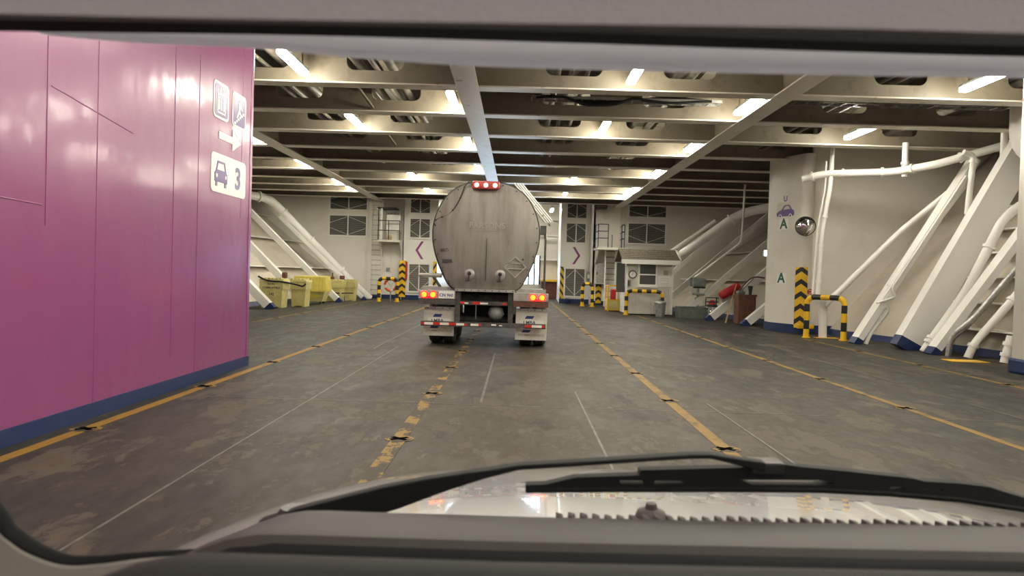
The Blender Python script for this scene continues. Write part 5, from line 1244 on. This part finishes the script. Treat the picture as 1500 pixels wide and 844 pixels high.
# dashboard: profile swept across, with a rounded left end
def zoff(x):
    d = -0.24 - x; return (-3.0 * d * d if d > 0 else 0.0) + 0.012 * max(0, x)
def sweep(profile, x0, x1, n, name, mk, parent):
    mb = MB(); V = []; K = len(profile)
    for i in range(n + 1):
        x = x0 + (x1 - x0) * i / n
        for y, z in profile: V.append((x, y, z + zoff(x)))
    F = [(i * K + j, i * K + (j + 1) % K, (i + 1) * K + (j + 1) % K, (i + 1) * K + j) for i in range(n) for j in range(K)]
    F += [tuple(range(K))[::-1], tuple(n * K + j for j in range(K))]
    return mb.add(V, F).build(name, mk, parent, smooth=40)
dash = sweep([(0.90, 1.0), (0.90, 1.1835), (0.888, 1.195), (0.86, 1.200), (0.74, 1.226), (0.722, 1.226), (0.712, 1.215), (0.70, 1.0)], -0.44, 1.38, 60, 'dashboard', 'dashlight', MH)
sweep([(0.716, 1.0), (0.716, 1.219), (0.706, 1.217), (0.696, 1.205), (0.69, 1.10), (0.50, 1.10), (0.50, 1.0)], -0.42, 1.38, 40, 'dash_gap_shade', 'black', dash)  # black cover over the dash face, standing in for shade in the gap
sweep([(0.575, 1.02), (0.575, 1.258), (0.568, 1.268), (0.555, 1.272), (0.53, 1.274), (0.52, 1.268), (0.515, 1.02)], -0.40, 1.38, 50, 'binnacle_pad', 'dashdark', dash)
# cowl grille teeth along the base of the screen
cg = MB().box(-0.1, 1.3, 0.905, 0.95, 1.15, 1.174).build('cowl_grille', 'cowl', MH)
fin = None
for i in range(72):
    x = 0.06 + i * 0.0163
    if fin is None:
        fin = MB().add([(0, 0.928, 1.170), (0.0125, 0.928, 1.170), (0.010, 0.928, 1.181), (0.001, 0.928, 1.1835), (0, 0.945, 1.170), (0.0125, 0.945, 1.170), (0.010, 0.945, 1.181), (0.001, 0.945, 1.1835)],
                       [(0, 1, 2, 3), (7, 6, 5, 4), (0, 4, 5, 1), (1, 5, 6, 2), (2, 6, 7, 3), (3, 7, 4, 0)]).build('grille_fin', 'cowl', cg); f_ = fin; base_ = fin.location.copy()
    else: f_ = fin.copy(); COL.objects.link(f_)
    f_.location = base_ + Vector((x, 0, 0.012 * max(0, x - 0.1) + 0.001 * math.sin(i)))
# header above the windscreen: headliner, blind cassette gap, blind board with curved lower edge
def header(bot, y0, y1, top, name, mk, bev=0.004):
    out = bot + [(bot[-1][0], top), (bot[0][0], top)]
    o = MB().prism(out, lambda a, b, t: (a, t, b), y0, y1).build(name, mk, MH, smooth=30)
    if bev: m_ = o.modifiers.new('bevel', 'BEVEL'); m_.width = bev; m_.segments = 2; m_.limit_method = 'ANGLE'
    return o
def dens(P, n=4): return [(p.x, p.z) for p in smooth_path([(a, 0, b) for a, b in P], n)]
header(dens([(-0.70, 1.702), (-0.478, 1.700), (-0.431, 1.697), (-0.408, 1.692), (-0.385, 1.690), (-0.327, 1.687), (-0.225, 1.685), (-0.154, 1.680), (-0.067, 1.676), (-0.004, 1.675), (0.076, 1.675), (0.248, 1.676), (0.418, 1.678), (0.645, 1.681), (1.35, 1.69)]), 0.585, 0.605, 1.76, 'blind_board', 'blind')
header(dens([(-0.75, 1.679), (-0.566, 1.680), (-0.406, 1.681), (-0.194, 1.684), (0.017, 1.684), (0.226, 1.683), (0.382, 1.683), (0.59, 1.685), (1.35, 1.69)]), 0.54, 0.565, 1.699, 'blind_cassette', 'black', 0.002)
header(dens([(-0.75, 1.640), (-0.432, 1.641), (-0.31, 1.642), (-0.148, 1.643), (0.012, 1.645), (0.172, 1.647), (0.292, 1.647), (0.45, 1.649), (1.35, 1.655)]), 0.412, 0.42, 1.705, 'headliner', 'headliner', 0.002)
